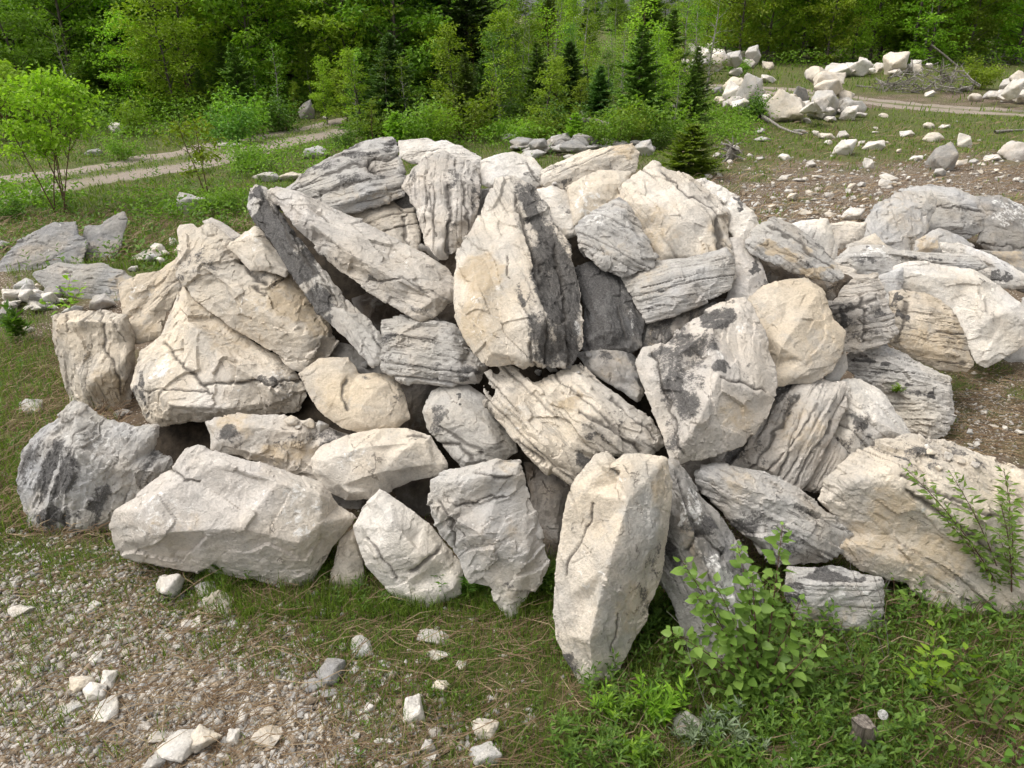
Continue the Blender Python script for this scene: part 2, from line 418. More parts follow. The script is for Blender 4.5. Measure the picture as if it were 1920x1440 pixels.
def boulder(label, poly, ridge=(), col='cream', base=None, Yb=None, lean=1.35, off=0.0, strat=None, bulge=.20, th=.5, vox=.0092, name='boulder',
            cat='boulder', group='boulders of the quarry stone pile', seed=None, tilt=0.0, **kw):
    NB[0] += 1; seed = seed or NB[0]; rng = random.Random(seed*13+1)
    polys = poly if isinstance(poly[0][0], (list, tuple)) else [poly]
    if base is not None: polys = [[(p[0], p[1]+(22 if p[1] > base-45 else 0)) for p in q] for q in polys]
    ally = [p for q in polys for p in q]
    cx = np.mean([p[0] for p in ally])
    if base is not None: Yb = gY(base)
    if Yb is None: Yb = gY(np.interp(cx, FOOT[:, 0], FOOT[:, 1]))
    zg = float(g_h(0, Yb))
    def P3(x, y, d):
        r = ray(x, y)
        # plane Y = Yb + lean*(z-zg) + tilt*X-ish
        den = r[1]-lean*r[2]-tilt*r[0]
        t = (Yb+lean*(H-zg)-tilt*XC)/den
        rh = r/np.linalg.norm(r)
        return CAM+t*r-(d-off)*rh
    XC = 0.0
    if tilt:
        r = ray(cx, np.mean([p[1] for p in ally])); t = (Yb+lean*(H-zg))/(r[1]-lean*r[2]); XC = t*r[0]
    V = []; T = []
    A = sum(inset(q, 1)[1] for q in polys)
    my = np.mean([p[1] for p in ally]); c0 = P3(cx, my, 0); dep = (c0-CAM)@np.array([0, CP, -SP])
    size = math.sqrt(A)*dep/F
    for k, q in enumerate(polys):
        rd = ridge if len(polys) == 1 else [ln for ln in ridge if inside(ln[len(ln)//2][:2], q)]
        s1 = math.sqrt(inset(q, 1)[1])*dep/F
        v, t = solid_from_outline(q, rd, P3, s1, bulge, th*size/s1 if len(polys) > 1 else th, rng)
        T += [tuple(i+len(V) for i in f) for f in t]; V += v
    vx = max(vox, dep*.0019)*(1.8 if QUICK else 1)
    V, Q, Nn = remesh_np(V, T, vx, 1)
    axis = None
    if strat is not None:
        a = R(strat[0]); up = np.array([0, SP, CP]); axis = np.array([1, 0, 0])*-math.sin(a)+up*math.cos(a)
        axis = axis+np.array([rng.uniform(-.1, .1), rng.uniform(-.15, .15), rng.uniform(-.1, .1)]); axis /= np.linalg.norm(axis)
    V, cc, M, Mw, bd, ba = weather(V, Q, Nn, size, seed, col, strat, axis, **kw)
    ctr = V.mean(0); ctr[2] = V[:, 2].min()
    me = mesh(name, V-ctr, Q, ROCK, True); me.set_sharp_from_angle(angle=R(24))
    cattr(me, 'Col', cc); cattr(me, 'Msk', M); fattr(me, 'Wht', Mw); fattr(me, 'Bed', bd); fattr(me, 'BedA', ba)
    o = obj(name, me, loc=ctr); tag(o, label, cat, group)
    return o
B = boulder
# ---- left end of the pile
B('squat cream block with a vertical crack and rounded top, standing in grass beside the pile', [(95,592),(130,585),(183,582),(236,592),(250,640),(247,720),(232,748),(140,756),(118,690),(100,640)],
  [[(108,606,.18),(150,600,.28),(225,606,.2)],[(140,690,.2),(172,716,.3),(236,676,.25)]], 'cream', base=765, lean=.45, th=.7, strat=(-82,.010,9), bulge=.22,
  cracks=[[(190,585),(195,640),(215,690),(228,740),3.5],[(122,588),(126,618),2],[(205,595),(238,640),2]], tan=[(205,730,40,.7),(130,620,30,.4)])
B('grey lichen streaked boulder with pale peak at the lower left of the pile', [(32,905),(45,845),(75,805),(110,785),(140,755),(165,762),(195,792),(240,800),(292,800),(287,845),(322,865),(300,900),(250,950),(205,970),(150,985),(60,978)],
  [[(140,772,.15),(150,850,.34),(120,920,.30),(75,970,.1)],[(292,815,.1),(225,880,.22),(205,955,.1)]], 'grey', base=990, lean=.6, th=.6, bulge=.2, lich=.12,
  strat=(62,.007,9), dark=[(85,880,60,.72,70),(280,870,50,.6),(110,975,50,.8,14),(190,945,30,.5),(50,900,20,.6,50)], white=[(175,850,50,.6,60),(100,840,40,.4)], rough=1.2)
B('broad cream slab with a diagonal crack and thin dark left side', [(303,630),(325,570),(345,530),(400,590),(470,640),(530,672),(556,705),(575,742),(560,768),(510,775),(420,785),(290,797),(268,785),(247,725),(265,660)],
  [[(268,672,.06),(278,720,.18),(296,790,.05)],[(350,600,.2),(430,680,.3),(520,735,.24)],[(320,760,.2),(430,765,.15)]], 'cream', base=905, lean=.95, th=.55, bulge=.17,
  cracks=[[(308,642),(350,690),(390,735),3],[(270,735),(330,728),(400,738),2],[(380,722),(450,715),(500,718),(560,715),3.5]], dark=[(490,717,50,.75,7),(258,735,10,.8,35),(270,775,12,.7,18)], tan=[(430,610,60,.5),(360,560,40,.5),(420,655,30,.5)], white=[(310,690,30,.8),(530,720,40,.6),(440,745,60,.4,15)], smooth=[(400,680,150,.6,90)])
B('big cream boulder with grey mottled top left corner, under the dark leaning slab', [(335,462),(343,442),(370,428),(398,420),(432,450),(456,490),(482,476),(520,487),(545,520),(600,588),(634,642),(620,662),(573,698),(545,688),(505,655),(430,610),(365,560),(338,520)],
  [[(342,470,.06),(380,500,.20),(460,560,.26),(560,630,.24),(609,628,.13)],[(609,628,.13),(585,665,.14),(573,694,.03)]], 'cream', base=930, lean=1.1, off=-.08, th=.5, bulge=.15,
  cracks=[[(456,490),(478,520),(498,535),5],[(480,540),(500,555),4]], dark=[(380,480,55,.62,26),(350,500,26,.5,50),(490,490,34,.5,20),(520,505,40,.35,40)], tan=[(545,560,60,.9,50),(600,600,40,.8),(470,600,60,.35)], white=[(450,580,70,.45,25)], smooth=[(480,590,120,.6,80)])
B('cream block with grain ridges between the slab and the cracked block', [[(222,532),(260,518),(302,510),(290,548),(262,590),(234,596),(228,575)],[(300,510),(335,482),(338,520),(346,540),(312,585),(303,632),(260,643),(236,637),(232,610),(262,588)]],
  [[(236,545,.16),(280,535,.2)],[(318,520,.14),(290,575,.2),(245,625,.12)]], 'tan', base=800, lean=1.0, off=.1, th=.5, strat=(48,.005,16), bulge=.15, tan=[(270,625,40,.5)], white=[(265,545,30,.5)])
B('small pale rock perched behind the grey mottled corner', [(333,432),(338,424),(362,421),(372,432),(360,446),(338,462)], [], 'cream', base=880, lean=1.2, off=.05, th=.7)
B('small pale ridge rock behind the big cream boulder', [(382,416),(397,411),(425,424),(450,442),(440,452),(425,450),(400,430)], [], 'pink', base=930, lean=1.25, off=.08, th=.9, strat=(-35,.006,14))
B('cream rock half hidden between big boulder and dark slab', [(428,462),(450,445),(480,425),(500,450),(545,505),(535,520),(500,505),(470,505)], [[(450,460,.1),(490,455,.2),(525,500,.1)]], 'cream', off=.12, th=.6, white=[(480,455,30,.6)])
B('long dark lichen covered slab leaning diagonally down to the right', [(464,388),(470,360),(480,350),(497,352),(514,378),(552,440),(600,500),(640,555),(690,600),(708,622),(723,650),(715,676),(700,683),(655,640),(600,585),(556,525),(516,460),(478,416)],
  [[(490,362,.10),(545,445,.22),(600,518,.24),(650,585,.2),(705,640,.10)]], 'grey', off=-.20, th=.55, bulge=.12, strat=(-52,.010,13), lich=.05,
  dark=[(520,440,55,1.0,60),(500,395,26,.9,40),(560,505,46,.95,36),(610,565,46,.7,40),(480,370,14,.9)], white=[(600,520,30,.5,40),(545,480,30,.5)], cracks=[[(500,375),(545,450),(590,515),3],[(545,440),(600,520),(640,575),2.5]])
B('long pale grey slab lying diagonally above the dark slab', [(504,360),(514,352),(532,354),(600,382),(680,415),(760,460),(840,505),(858,530),(852,557),(815,592),(788,597),(750,580),(690,545),(650,515),(585,455),(542,405)],
  [[(525,366,.05),(585,420,.22),(660,478,.26),(735,520,.24),(815,560,.16)],[(735,520,.24),(800,530,.2),(850,540,.05)]], 'pink', off=-.22, th=.5, bulge=.13, strat=(-30,.010,9), lich=.06, dark=[(700,528,34,.6,9),(560,400,30,.3)], white=[(600,400,60,.5,20),(760,500,60,.4)], cracks=[[(690,530),(750,522),(800,548),2.5],[(598,400),(625,418),2]], smooth=[(680,470,200,.45,120)])
B('striped grey slab with a dark layered upper side at the top left of the crest', [(530,356),(560,333),(610,302),(690,264),(735,257),(743,270),(762,345),(756,366),(700,385),(645,403),(600,381)],
  [[(560,350,.10),(620,318,.2),(690,283,.2),(740,275,.05)],[(620,390,.15),(690,360,.24),(755,340,.08)]], 'grey', off=-.05, th=.55, bulge=.12, strat=(20,.014,10),
  dark=[(620,325,60,.62,18),(690,288,50,.75,20),(680,325,60,.5,14),(730,270,20,.8,14),(560,350,30,.5,12)], cracks=[[(560,345),(620,325),(650,312),(690,300),(760,290),4],[(688,298),(694,312),(700,322),7],[(600,365),(650,350),(690,330),4]], tan=[(700,370,60,.4,16)])
B('cream split block in the hollow under the striped slab', [[(655,402),(690,382),(722,371),(750,392),(760,440),(772,475),(752,468),(700,430)],[(750,396),(774,391),(786,440),(782,474),(770,470),(758,430)]],
  [[(680,412,.12),(720,398,.26),(752,404,.1)],[(762,400,.15),(774,450,.15)]], 'cream', off=.12, th=.7, strat=(22,.009,9), dark=[(690,390,40,.5,10)], cracks=[[(752,398),(760,440),(770,470),4]])
B('vertically grooved pale block below the white crest boulder', [(757,352),(775,325),(795,300),(835,286),(885,310),(902,345),(898,385),(880,430),(868,455),(838,482),(815,480),(800,455),(790,420),(785,392)],
  [[(800,345,.26),(850,340,.3),(885,345,.15)],[(792,400,.2),(835,420,.34),(878,410,.14)]], 'pink', off=-.18, th=.6, strat=(-84,.014,12), dark=[(820,330,60,.45,20),(895,360,20,.6,50),(850,400,40,.3,50)], cracks=[[(840,350),(843,400),(838,480),6],[(868,345),(872,400),(878,430),3],[(805,360),(810,400),(815,440),3]])
B('white weathered boulder on the crest with an overhanging left end', [[(748,266),(775,264),(802,261),(820,272),(838,300),(800,308),(770,302),(750,294)],[(800,272),(830,266),(852,272),(900,296),(908,345),(890,350),(862,330),(830,318),(800,305)]],
  [[(765,278,.2),(805,285,.2)],[(830,285,.25),(880,312,.25)]], 'white', off=.05, th=.7, strat=(5,.007,12), lich=.05, dark=[(780,298,30,.4,8),(890,330,20,.4)])
B('brown shaded stone tucked between the striped slab and the grooved block', [(700,388),(740,368),(760,352),(788,385),(790,430),(780,440),(752,392)], [], 'dgrey', off=.2, th=.6, lich=.35)
B('rounded white boulder on the crest behind the tall two tone boulder', [(903,303),(930,293),(962,287),(1000,295),(1020,325),(1016,345),(985,357),(950,348),(920,352),(905,346)], [[(930,310,.26),(990,312,.26)]], 'white', off=.05, th=.7, bulge=.24, worn=.6, dark=[(1008,335,18,.6)], cracks=[[(985,305),(1000,325),(1012,340),3]])
B('tall two tone boulder, cream on the left and black streaked on the right', [(933,342),(960,335),(1000,350),(1030,398),(1046,428),(1068,460),(1082,520),(1097,600),(1092,650),(1076,682),(1040,690),(1000,686),(930,686),(903,680),(875,630),(857,580),(856,515),(862,470),(885,430),(915,370)],
  [[(948,352,.08),(968,420,.18),(992,500,.26),(1020,600,.28),(1000,676,.10)],[(885,480,.12),(900,570,.2),(925,660,.12)]], 'cream', off=-.30, th=.55, bulge=.15, strat=(-70,.012,8),
  dark=[(1050,540,42,1.0,120),(1060,640,40,.95,60),(1000,400,44,.72,60),(1025,470,34,.9,70),(1025,620,30,.7,70),(975,370,30,.5),(985,560,8,.6,40)], tan=[(905,510,40,.8,60),(890,600,34,.75,60)], white=[(915,590,40,.4,90),(1080,620,20,.9,30)],
  cracks=[[(965,370),(985,420),(1000,470),(1015,510),4],[(1000,460),(1005,520),(1015,545),4],[(950,480),(955,520),2],[(998,640),(1000,690),3.5],[(1020,590),(1025,640),(1020,685),4],[(1040,460),(1060,560),(1066,680),3.5]], smooth=[(920,560,78,.95,190)])
B('black crusted boulder with white scars, right of the tall two tone boulder', [(1082,505),(1100,494),(1118,490),(1160,508),(1190,548),(1206,590),(1203,648),(1180,662),(1150,662),(1100,662),(1086,650),(1098,600)],
  [[(1100,510,.1),(1135,560,.26),(1150,620,.3),(1145,655,.1)]], (.15,.145,.14), off=-.02, th=.6, bulge=.18, lich=.55, dark=[(1160,580,60,1.0,80),(1120,520,30,.9)], white=[(1140,590,16,1.0,50),(1190,590,16,.8,40),(1150,620,20,.8,20)], strat=(-65,.008,8))
B('brownish grey boulder wedged below the black crusted boulder', [(1084,664),(1110,655),(1150,654),(1180,662),(1202,682),(1206,740),(1195,752),(1150,722),(1105,694)], [[(1100,668,.1),(1150,685,.28),(1195,720,.12)]], 'dgrey', off=-.02, th=.6, lich=.18, strat=(-40,.008,9), tan=[(1150,690,30,.4)], dark=[(1190,690,20,.7,40),(1130,660,20,.6)])
B('small grey white stone with dry moss behind the tall boulder', [(1003,357),(1035,350),(1066,365),(1076,400),(1080,440),(1062,447),(1040,424),(1022,385)], [[(1040,375,.22),(1062,420,.16)]], 'white', off=.05, th=.7, dark=[(1060,385,14,.4)], tan=[(1050,432,24,.6)])
B('grey rough fronted block with a pale top edge in the upper middle of the pile', [(1078,425),(1095,408),(1160,373),(1174,380),(1205,435),(1229,482),(1226,502),(1166,519),(1130,500),(1100,482),(1086,450)],
  [[(1086,432,.12),(1120,420,.26),(1163,402,.28),(1176,392,.12)],[(1163,402,.28),(1200,455,.2),(1226,490,.04)]], 'grey', off=-.16, th=.6, bulge=.2, strat=(-28,.008,13), rough=1.4, lich=.1, white=[(1120,405,50,.6,16)], tan=[(1150,470,40,.3)])
B('large cream boulder at the crest with a tan shaded lower left face', [(1163,352),(1190,330),(1226,305),(1252,318),(1290,330),(1340,368),(1363,395),(1366,450),(1377,520),(1360,532),(1335,500),(1302,492),(1235,492),(1206,432),(1173,380)],
  [[(1178,352,.10),(1218,388,.24),(1260,430,.26),(1304,480,.10)],[(1230,320,.10),(1290,365,.24),(1335,405,.22),(1342,470,.14)]], 'cream', off=.0, th=.6, bulge=.16, strat=(-52,.008,6), tan=[(1220,440,60,.55,60),(1340,450,30,.5,60)],
  cracks=[[(1340,395),(1352,450),(1362,520),5],[(1240,325),(1290,365),(1340,392),3]], white=[(1270,360,50,.3)], smooth=[(1260,400,80,.6,80)])
B('cream flat topped boulder behind the grey rough block', [(1060,352),(1090,335),(1122,320),(1182,324),(1168,350),(1176,382),(1150,380),(1092,412),(1077,422),(1070,380)], [[(1080,362,.12),(1130,345,.24),(1165,345,.1)]], 'cream', off=.06, th=.6, tan=[(1120,360,50,.4)], white=[(1100,380,40,.6)])
B('pale slab with an ochre tip lying on the crest', [(1014,322),(1070,295),(1126,281),(1185,272),(1197,286),(1190,322),(1140,324),(1092,342),(1060,354),(1020,350)], [[(1040,322,.12),(1110,300,.24),(1180,290,.14)]], 'cream', off=.16, th=.6, strat=(18,.008,13), lich=.04, tan=[(1165,280,34,.9,10)], dark=[(1060,330,40,.4,9)])
B('white knobbly boulder behind the large cream boulder', [(1300,338),(1320,336),(1348,350),(1382,370),(1412,400),(1424,432),(1390,455),(1366,430),(1350,385),(1325,360)], [[(1320,350,.12),(1370,385,.28),(1405,425,.14)]], 'white', off=.05, th=.7, rough=1.4, dark=[(1388,385,10,.9,12)])
B('layered slab jutting out to the right with a tan underside', [(1398,456),(1412,432),(1450,410),(1482,420),(1522,450),(1560,488),(1580,520),(1562,528),(1520,517),(1450,492),(1410,474)],
  [[(1410,455,.1),(1448,450,.26),(1500,482,.26),(1568,520,.06)]], 'grey', off=-.08, th=.7, strat=(-36,.012,14), tan=[(1460,475,50,.9,14),(1530,512,40,.9,12)], dark=[(1480,440,40,.35,14),(1530,480,26,.4)], cracks=[[(1440,422),(1500,460),(1560,505),3]])
B('pale upright stone under the jutting layered slab', [(1370,448),(1388,446),(1412,472),(1432,510),(1438,532),(1412,562),(1390,576),(1364,562),(1376,522)], [[(1388,470,.18),(1410,520,.28)]], 'pink', off=.02, th=.7, dark=[(1410,500,9,.9,18),(1430,525,12,.8,24)])
B('horizontally grained grey block in front of the large cream boulder', [(1168,524),(1196,505),(1232,490),(1300,485),(1360,466),(1378,500),(1367,540),(1320,566),(1260,592),(1214,603),(1194,572)],
  [[(1180,530,.1),(1240,515,.24),(1310,505,.26),(1368,486,.1)],[(1215,580,.12),(1290,550,.2)]], 'grey', off=-.1, th=.6, strat=(17,.009,17), rough=.8, dark=[(1220,580,30,.45,22),(1240,545,10,.6,8)], tan=[(1220,535,40,.4)])
B('large grey and cream boulder with dark stains above the leafy bush', [(1194,682),(1206,656),(1246,648),(1272,625),(1300,600),(1350,566),(1392,562),(1408,580),(1430,622),(1450,690),(1456,742),(1441,782),(1392,832),(1340,852),(1272,866),(1255,863),(1230,790),(1206,722)],
  [[(1206,690,.06),(1270,665,.20),(1330,620,.24),(1385,585,.12)],[(1330,620,.24),(1345,710,.34),(1310,790,.28),(1268,855,.06)],[(1410,640,.15),(1425,740,.14)]], 'pink', off=-.30, th=.6, bulge=.16, rough=.9,
  dark=[(1270,740,44,.85,70),(1300,640,60,.75,34),(1240,680,40,.65,40),(1345,590,44,.85,24),(1355,690,16,.8,22),(1410,700,14,.6),(1260,830,30,.6,30),(1300,700,40,.6,40)], white=[(1340,660,30,.6,20),(1400,620,20,.6)], tan=[(1380,780,50,.6,40)], cracks=[[(1225,660),(1250,740),(1280,850),3],[(1350,710),(1400,720),(1440,735),2.5]], smooth=[(1380,740,90,.7,110)])
B('narrow dark stone squeezed behind the grey and cream boulder', [(1204,606),(1270,590),(1340,568),(1350,575),(1300,610),(1250,652),(1206,658)], [[(1220,625,.2),(1290,595,.2)]], 'dgrey', off=.03, th=.8, lich=.35, strat=(80,.008,12), tan=[(1215,630,14,.7,24)])
B('cream boulder split by a sharp edge into pale and tan faces', [(1404,562),(1430,540),(1470,526),(1510,522),(1540,543),(1562,600),(1583,622),(1576,662),(1560,692),(1520,716),(1456,722),(1450,682),(1430,622)],
  [[(1535,548,.12),(1500,600,.28),(1465,650,.28),(1453,700,.08)]], 'tan', off=-.10, th=.6, bulge=.17, rough=.8, tan=[(1540,640,70,.4,70)], white=[(1460,580,40,.3)], smooth=[(1490,620,120,.6,120)])
B('layered knotty boulder right of the split cream boulder', [(1533,530),(1585,514),(1645,513),(1656,545),(1662,570),(1682,622),(1665,642),(1602,662),(1574,657),(1584,622),(1562,592),(1545,560)],
  [[(1560,545,.16),(1610,560,.3),(1640,560,.24)],[(1605,650,.1),(1622,600,.3)]], 'pink', base=880, lean=1.2, off=-.05, th=.6, rough=1.3, strat=(8,.011,10), dark=[(1610,585,40,.5,9),(1590,610,14,.6,24)], cracks=[[(1560,590),(1600,578),(1640,560),5],[(1612,560),(1625,600),(1622,640),4]])
B('finely layered tan boulder with a pale cap beside the broad cream slab', [(1670,550),(1692,543),(1742,552),(1782,582),(1812,640),(1826,680),(1812,697),(1762,692),(1702,667),(1668,642),(1680,620),(1672,580)],
  [[(1690,560,.14),(1745,585,.26),(1785,600,.18)],[(1700,655,.12),(1770,660,.26),(1815,672,.06)]], 'tan', base=800, lean=1.05, off=-.16, th=.6, strat=(-8,.013,16), tan=[(1740,640,80,.7,40),(1790,680,40,.6)], dark=[(1690,575,10,1.0,34)], cracks=[[(1700,565),(1690,610),(1680,640),6],[(1700,612),(1720,616),3],[(1760,678),(1812,682),3]])
B('broad cream slab facing forward at the right end of the pile', [(1677,502),(1700,495),(1722,494),(1822,505),(1872,536),(1912,570),(1930,600),(1922,642),(1880,672),(1850,688),(1832,682),(1812,640),(1782,582),(1742,553),(1692,543),(1680,530)],
  [[(1690,508,.10),(1760,520,.16),(1830,525,.18),(1890,585,.18),(1850,670,.08)],[(1830,525,.1),(1850,600,.22)]], 'white', base=735, lean=.9, off=.02, th=.6, bulge=.12, rough=.8, white=[(1760,540,90,.4,30)], dark=[(1855,515,24,.6,7)], tan=[(1800,520,60,.3,16)], smooth=[(1790,580,120,.7,90)])
B('small pointed white stone on the mossy ground under the layered tan boulder', [(1800,688),(1828,676),(1858,690),(1850,698),(1820,699)], [], 'white', base=700, lean=.4, th=.6, cat='stone', name='pointed_stone')
B('low grey slab stretching left of the broad cream slab', [(1560,492),(1590,465),(1650,458),(1702,474),(1830,480),(1852,500),(1820,507),(1722,496),(1690,500),(1680,526),(1640,522),(1582,507)], [[(1590,478,.14),(1650,472,.2),(1720,484,.16)],[(1600,500,.12),(1650,505,.12)]], 'grey', base=680, lean=1.1, off=.02, th=.6, bulge=.12, strat=(-3,.008,12), white=[(1640,470,60,.8,10)], dark=[(1615,480,20,.5),(1740,488,60,.35,7)])
B('long white slab sloping down to the right behind the broad cream slab', [(1762,456),(1802,460),(1872,485),(1930,520),(1928,540),(1900,541),(1870,536),(1822,506),(1850,500),(1800,485),(1768,472)], [[(1790,466,.14),(1870,500,.2),(1915,525,.1)]], 'white', base=650, lean=1.0, off=.08, th=.6, dark=[(1870,520,24,.7,9)], strat=(-28,.006,9))
B('smooth grey tilted slab at the far right cluster', [(1608,452),(1626,410),(1640,385),(1680,362),(1747,358),(1752,382),(1738,430),(1722,457),(1715,476),(1650,462)], [[(1630,445,.08),(1680,400,.16),(1738,372,.08)],[(1640,455,.1),(1705,450,.14)]], 'grey', base=520, lean=.9, off=-.1, th=.5, bulge=.10, tan=[(1690,400,60,.3)])
B('rounded layered boulder behind the tilted grey slab', [(1688,357),(1740,347),(1792,355),(1832,375),(1850,405),(1842,430),(1812,447),(1752,452),(1722,457),(1740,400)], [[(1745,365,.16),(1800,385,.3),(1830,420,.14)]], 'grey', base=500, lean=.9, off=.1, th=.7, bulge=.22, worn=.3, strat=(-6,.012,7), cracks=[[(1750,385),(1800,388),(1845,402),3]])
B('speckled dark grey boulder at the far right of the cluster', [(1828,370),(1872,370),(1912,385),(1935,400),(1935,470),(1882,472),(1832,455),(1842,425)], [[(1850,385,.18),(1890,405,.3),(1920,440,.2)]], 'dgrey', base=500, lean=.9, off=.15, th=.7, lich=.22, white=[(1890,400,40,.7,24)], cracks=[[(1835,455),(1880,462),(1930,465),3]])
B('tan based stone under the rounded layered boulder', [(1718,452),(1760,430),(1802,445),(1826,462),(1800,478),(1762,480),(1716,480)], [[(1740,455,.22),(1800,460,.2)]], 'grey', base=530, lean=.8, off=.0, th=.7, tan=[(1730,462,20,.8)])
B('dark low stone under the speckled boulder', [(1826,468),(1870,474),(1930,474),(1932,516),(1890,492),(1850,478)], [], 'dgrey', base=560, lean=.8, off=.1, th=.8, tan=[(1895,480,30,.6)])
B('grey stone at the right edge beside the broad cream slab', [(1918,560),(1960,540),(1970,680),(1900,672),(1880,660),(1912,640)], [], 'grey', base=690, lean=.7, off=.2, th=.6)
B('draped looking white stone between layered slab and low grey slab', [(1478,422),(1510,415),(1551,411),(1560,440),(1570,470),(1566,492),(1540,470),(1512,442)], [[(1500,425,.12),(1545,425,.22),(1560,480,.1)]], 'white', base=640, lean=1.1, off=.1, th=.7, worn=.5, strat=(60,.006,8))
B('low cream stone on the pebbly ground behind the pile', [(1553,422),(1590,417),(1622,420),(1618,442),(1600,458),(1568,468),(1560,440)], [[(1575,430,.2),(1610,430,.2)]], 'cream', base=560, lean=.9, off=.1, th=.7, strat=(0,.005,14))
B('brown striped boulder leaning under the grey and cream boulder', [(1330,850),(1390,832),(1441,782),(1462,745),(1500,710),(1540,712),(1582,720),(1584,762),(1560,812),(1502,922),(1480,917),(1440,892),(1380,885),(1340,880)],
  [[(1500,722,.10),(1530,760,.26),(1480,840,.3),(1450,885,.12)],[(1565,740,.1),(1545,810,.16),(1500,905,.06)]], 'pink', off=-.02, th=.6, bulge=.15, strat=(58,.014,9), tan=[(1500,790,40,.5,60)], dark=[(1400,850,60,.6,40),(1480,760,24,.5,40),(1545,760,20,.4)], cracks=[[(1530,760),(1490,830),(1460,890),4],[(1560,790),(1520,850),(1490,910),4],[(1500,740),(1450,820),(1410,880),4]])
B('black lichen spotted stone tip behind the brown striped boulder', [(1450,722),(1475,712),(1500,709),(1512,722),(1500,745),(1470,780),(1452,790)], [[(1480,730,.25)]], 'dgrey', off=.04, th=.8, lich=.45, dark=[(1470,740,30,.9)], white=[(1485,735,20,.8)])
B('white grey weathered boulder right of the brown striped boulder', [(1578,716),(1612,711),(1662,745),(1692,790),(1708,822),(1642,832),(1592,860),(1568,872),(1560,820),(1584,762)], [[(1600,730,.14),(1625,780,.3),(1600,840,.14)],[(1625,780,.3),(1690,815,.08)]], 'white', off=.02, th=.6, strat=(-50,.009,9), dark=[(1612,790,26,.55,40),(1590,830,20,.5)], rough=1.3)
B('curled brown stone at the foot of the white grey boulder', [(1560,818),(1594,858),(1577,882),(1545,922),(1508,918),(1520,880)], [[(1560,850,.2),(1535,895,.2)]], 'pink', off=.02, th=.7, strat=(52,.012,12), lich=.2)
B('grey white boulder with horizontal grooves on the mossy right side', [(1578,682),(1600,655),(1652,647),(1702,665),(1742,690),(1782,710),(1789,770),(1776,792),(1740,805),(1702,792),(1662,746),(1612,712)],
  [[(1600,670,.12),(1660,675,.26),(1730,705,.26),(1782,740,.1)],[(1660,720,.14),(1720,760,.22),(1770,780,.08)]], 'white', base=830, lean=1.0, off=-.02, th=.6, strat=(-14,.014,13), rough=1.2, dark=[(1640,690,40,.7,12),(1700,740,60,.5,12),(1745,745,9,1.0,12),(1620,670,20,.5)])
B('small stone between the split cream boulder and the grooved boulder', [(1556,692),(1584,660),(1587,690),(1570,715),(1545,712)], [], 'grey', off=.06, th=.8)
B('huge cream boulder with a weathered flat top at the right front', [(1536,936),(1562,880),(1622,840),(1702,822),(1782,832),(1862,860),(2010,905),(2060,1120),(1900,1135),(1780,1127),(1700,1088),(1622,1070),(1560,1022),(1590,1000)],
  [[(1548,940,.05),(1600,905,.16),(1645,895,.20),(1690,870,.20),(1740,930,.24),(1810,990,.24),(1900,1070,.14)],[(1640,850,.05),(1720,850,.08),(1830,880,.1),(1930,920,.08)]], 'cream', base=1140, lean=.75, off=-.05, th=.6, bulge=.14, strat=(-38,.006,9),
  tan=[(1660,950,50,.9,50),(1620,1010,70,.7,50),(1760,1050,90,.7,50),(1690,1030,60,.5)], dark=[(1760,850,90,.7,14),(1860,870,70,.7,12),(1700,836,50,.55,10),(1740,885,24,.4,12)], cracks=[[(1700,920),(1760,960),(1840,1020),(1900,1060),5],[(1690,895),(1760,925),(1860,970),3]], white=[(1740,960,60,.5,20)], rough=1.2, smooth=[(1720,980,200,.6,110)])
B('rough grey boulder with a pointed right end above the low block', [(1306,884),(1340,875),(1402,880),(1462,895),(1502,922),(1562,970),(1594,1002),(1562,1047),(1530,1057),(1450,1057),(1402,1012),(1360,962),(1312,908)],
  [[(1325,895,.12),(1400,910,.26),(1490,950,.28),(1582,1000,.06)],[(1400,990,.14),(1480,1020,.24),(1540,1040,.1)]], 'grey', base=1150, lean=.8, off=-.05, th=.6, strat=(-22,.013,10), rough=1.5, lich=.05, dark=[(1400,980,50,.5,30),(1480,1020,40,.3)], tan=[(1380,900,40,.4),(1540,960,40,.3)])
B('low brown grey block at ground level under the rough grey boulder', [(1478,1066),(1562,1060),(1652,1085),(1652,1152),(1636,1172),(1612,1197),(1540,1167),(1500,1152),(1470,1110)], [[(1490,1078,.14),(1560,1095,.3),(1640,1098,.14)],[(1560,1150,.16),(1630,1150,.14)]], 'grey', base=1190, lean=.5, th=.7, bulge=.22, strat=(-4,.009,14), dark=[(1560,1080,70,.7,14),(1490,1110,30,.6,30)], tan=[(1570,1150,60,.5,16)], white=[(1600,1110,40,.7,12)])
B('dark grey grooved slab leaning beside the tall front boulder, behind the leafy bush', [(1246,862),(1262,858),(1282,880),(1312,930),(1372,1000),(1422,1080),(1434,1120),(1420,1180),(1390,1225),(1322,1250),(1298,1215),(1260,1122),(1234,1072),(1246,950)],
  [[(1262,880,.08),(1290,970,.26),(1330,1080,.28),(1360,1200,.12)],[(1300,940,.12),(1370,1050,.16),(1410,1130,.1)]], 'dgrey', base=1240, lean=.75, off=.02, th=.6, bulge=.14, strat=(-62,.014,9), lich=.08, white=[(1290,950,20,.8,60),(1350,1100,26,.9,70)], dark=[(1310,990,26,.6,30),(1260,1060,20,.7,60),(1300,1150,30,.5,60)], tan=[(1300,1030,20,.5,40)],
  cracks=[[(1270,890),(1290,960),(1310,1000),(1290,1030),4],[(1310,1000),(1350,1040),4],[(1330,1080),(1360,1180),4]])
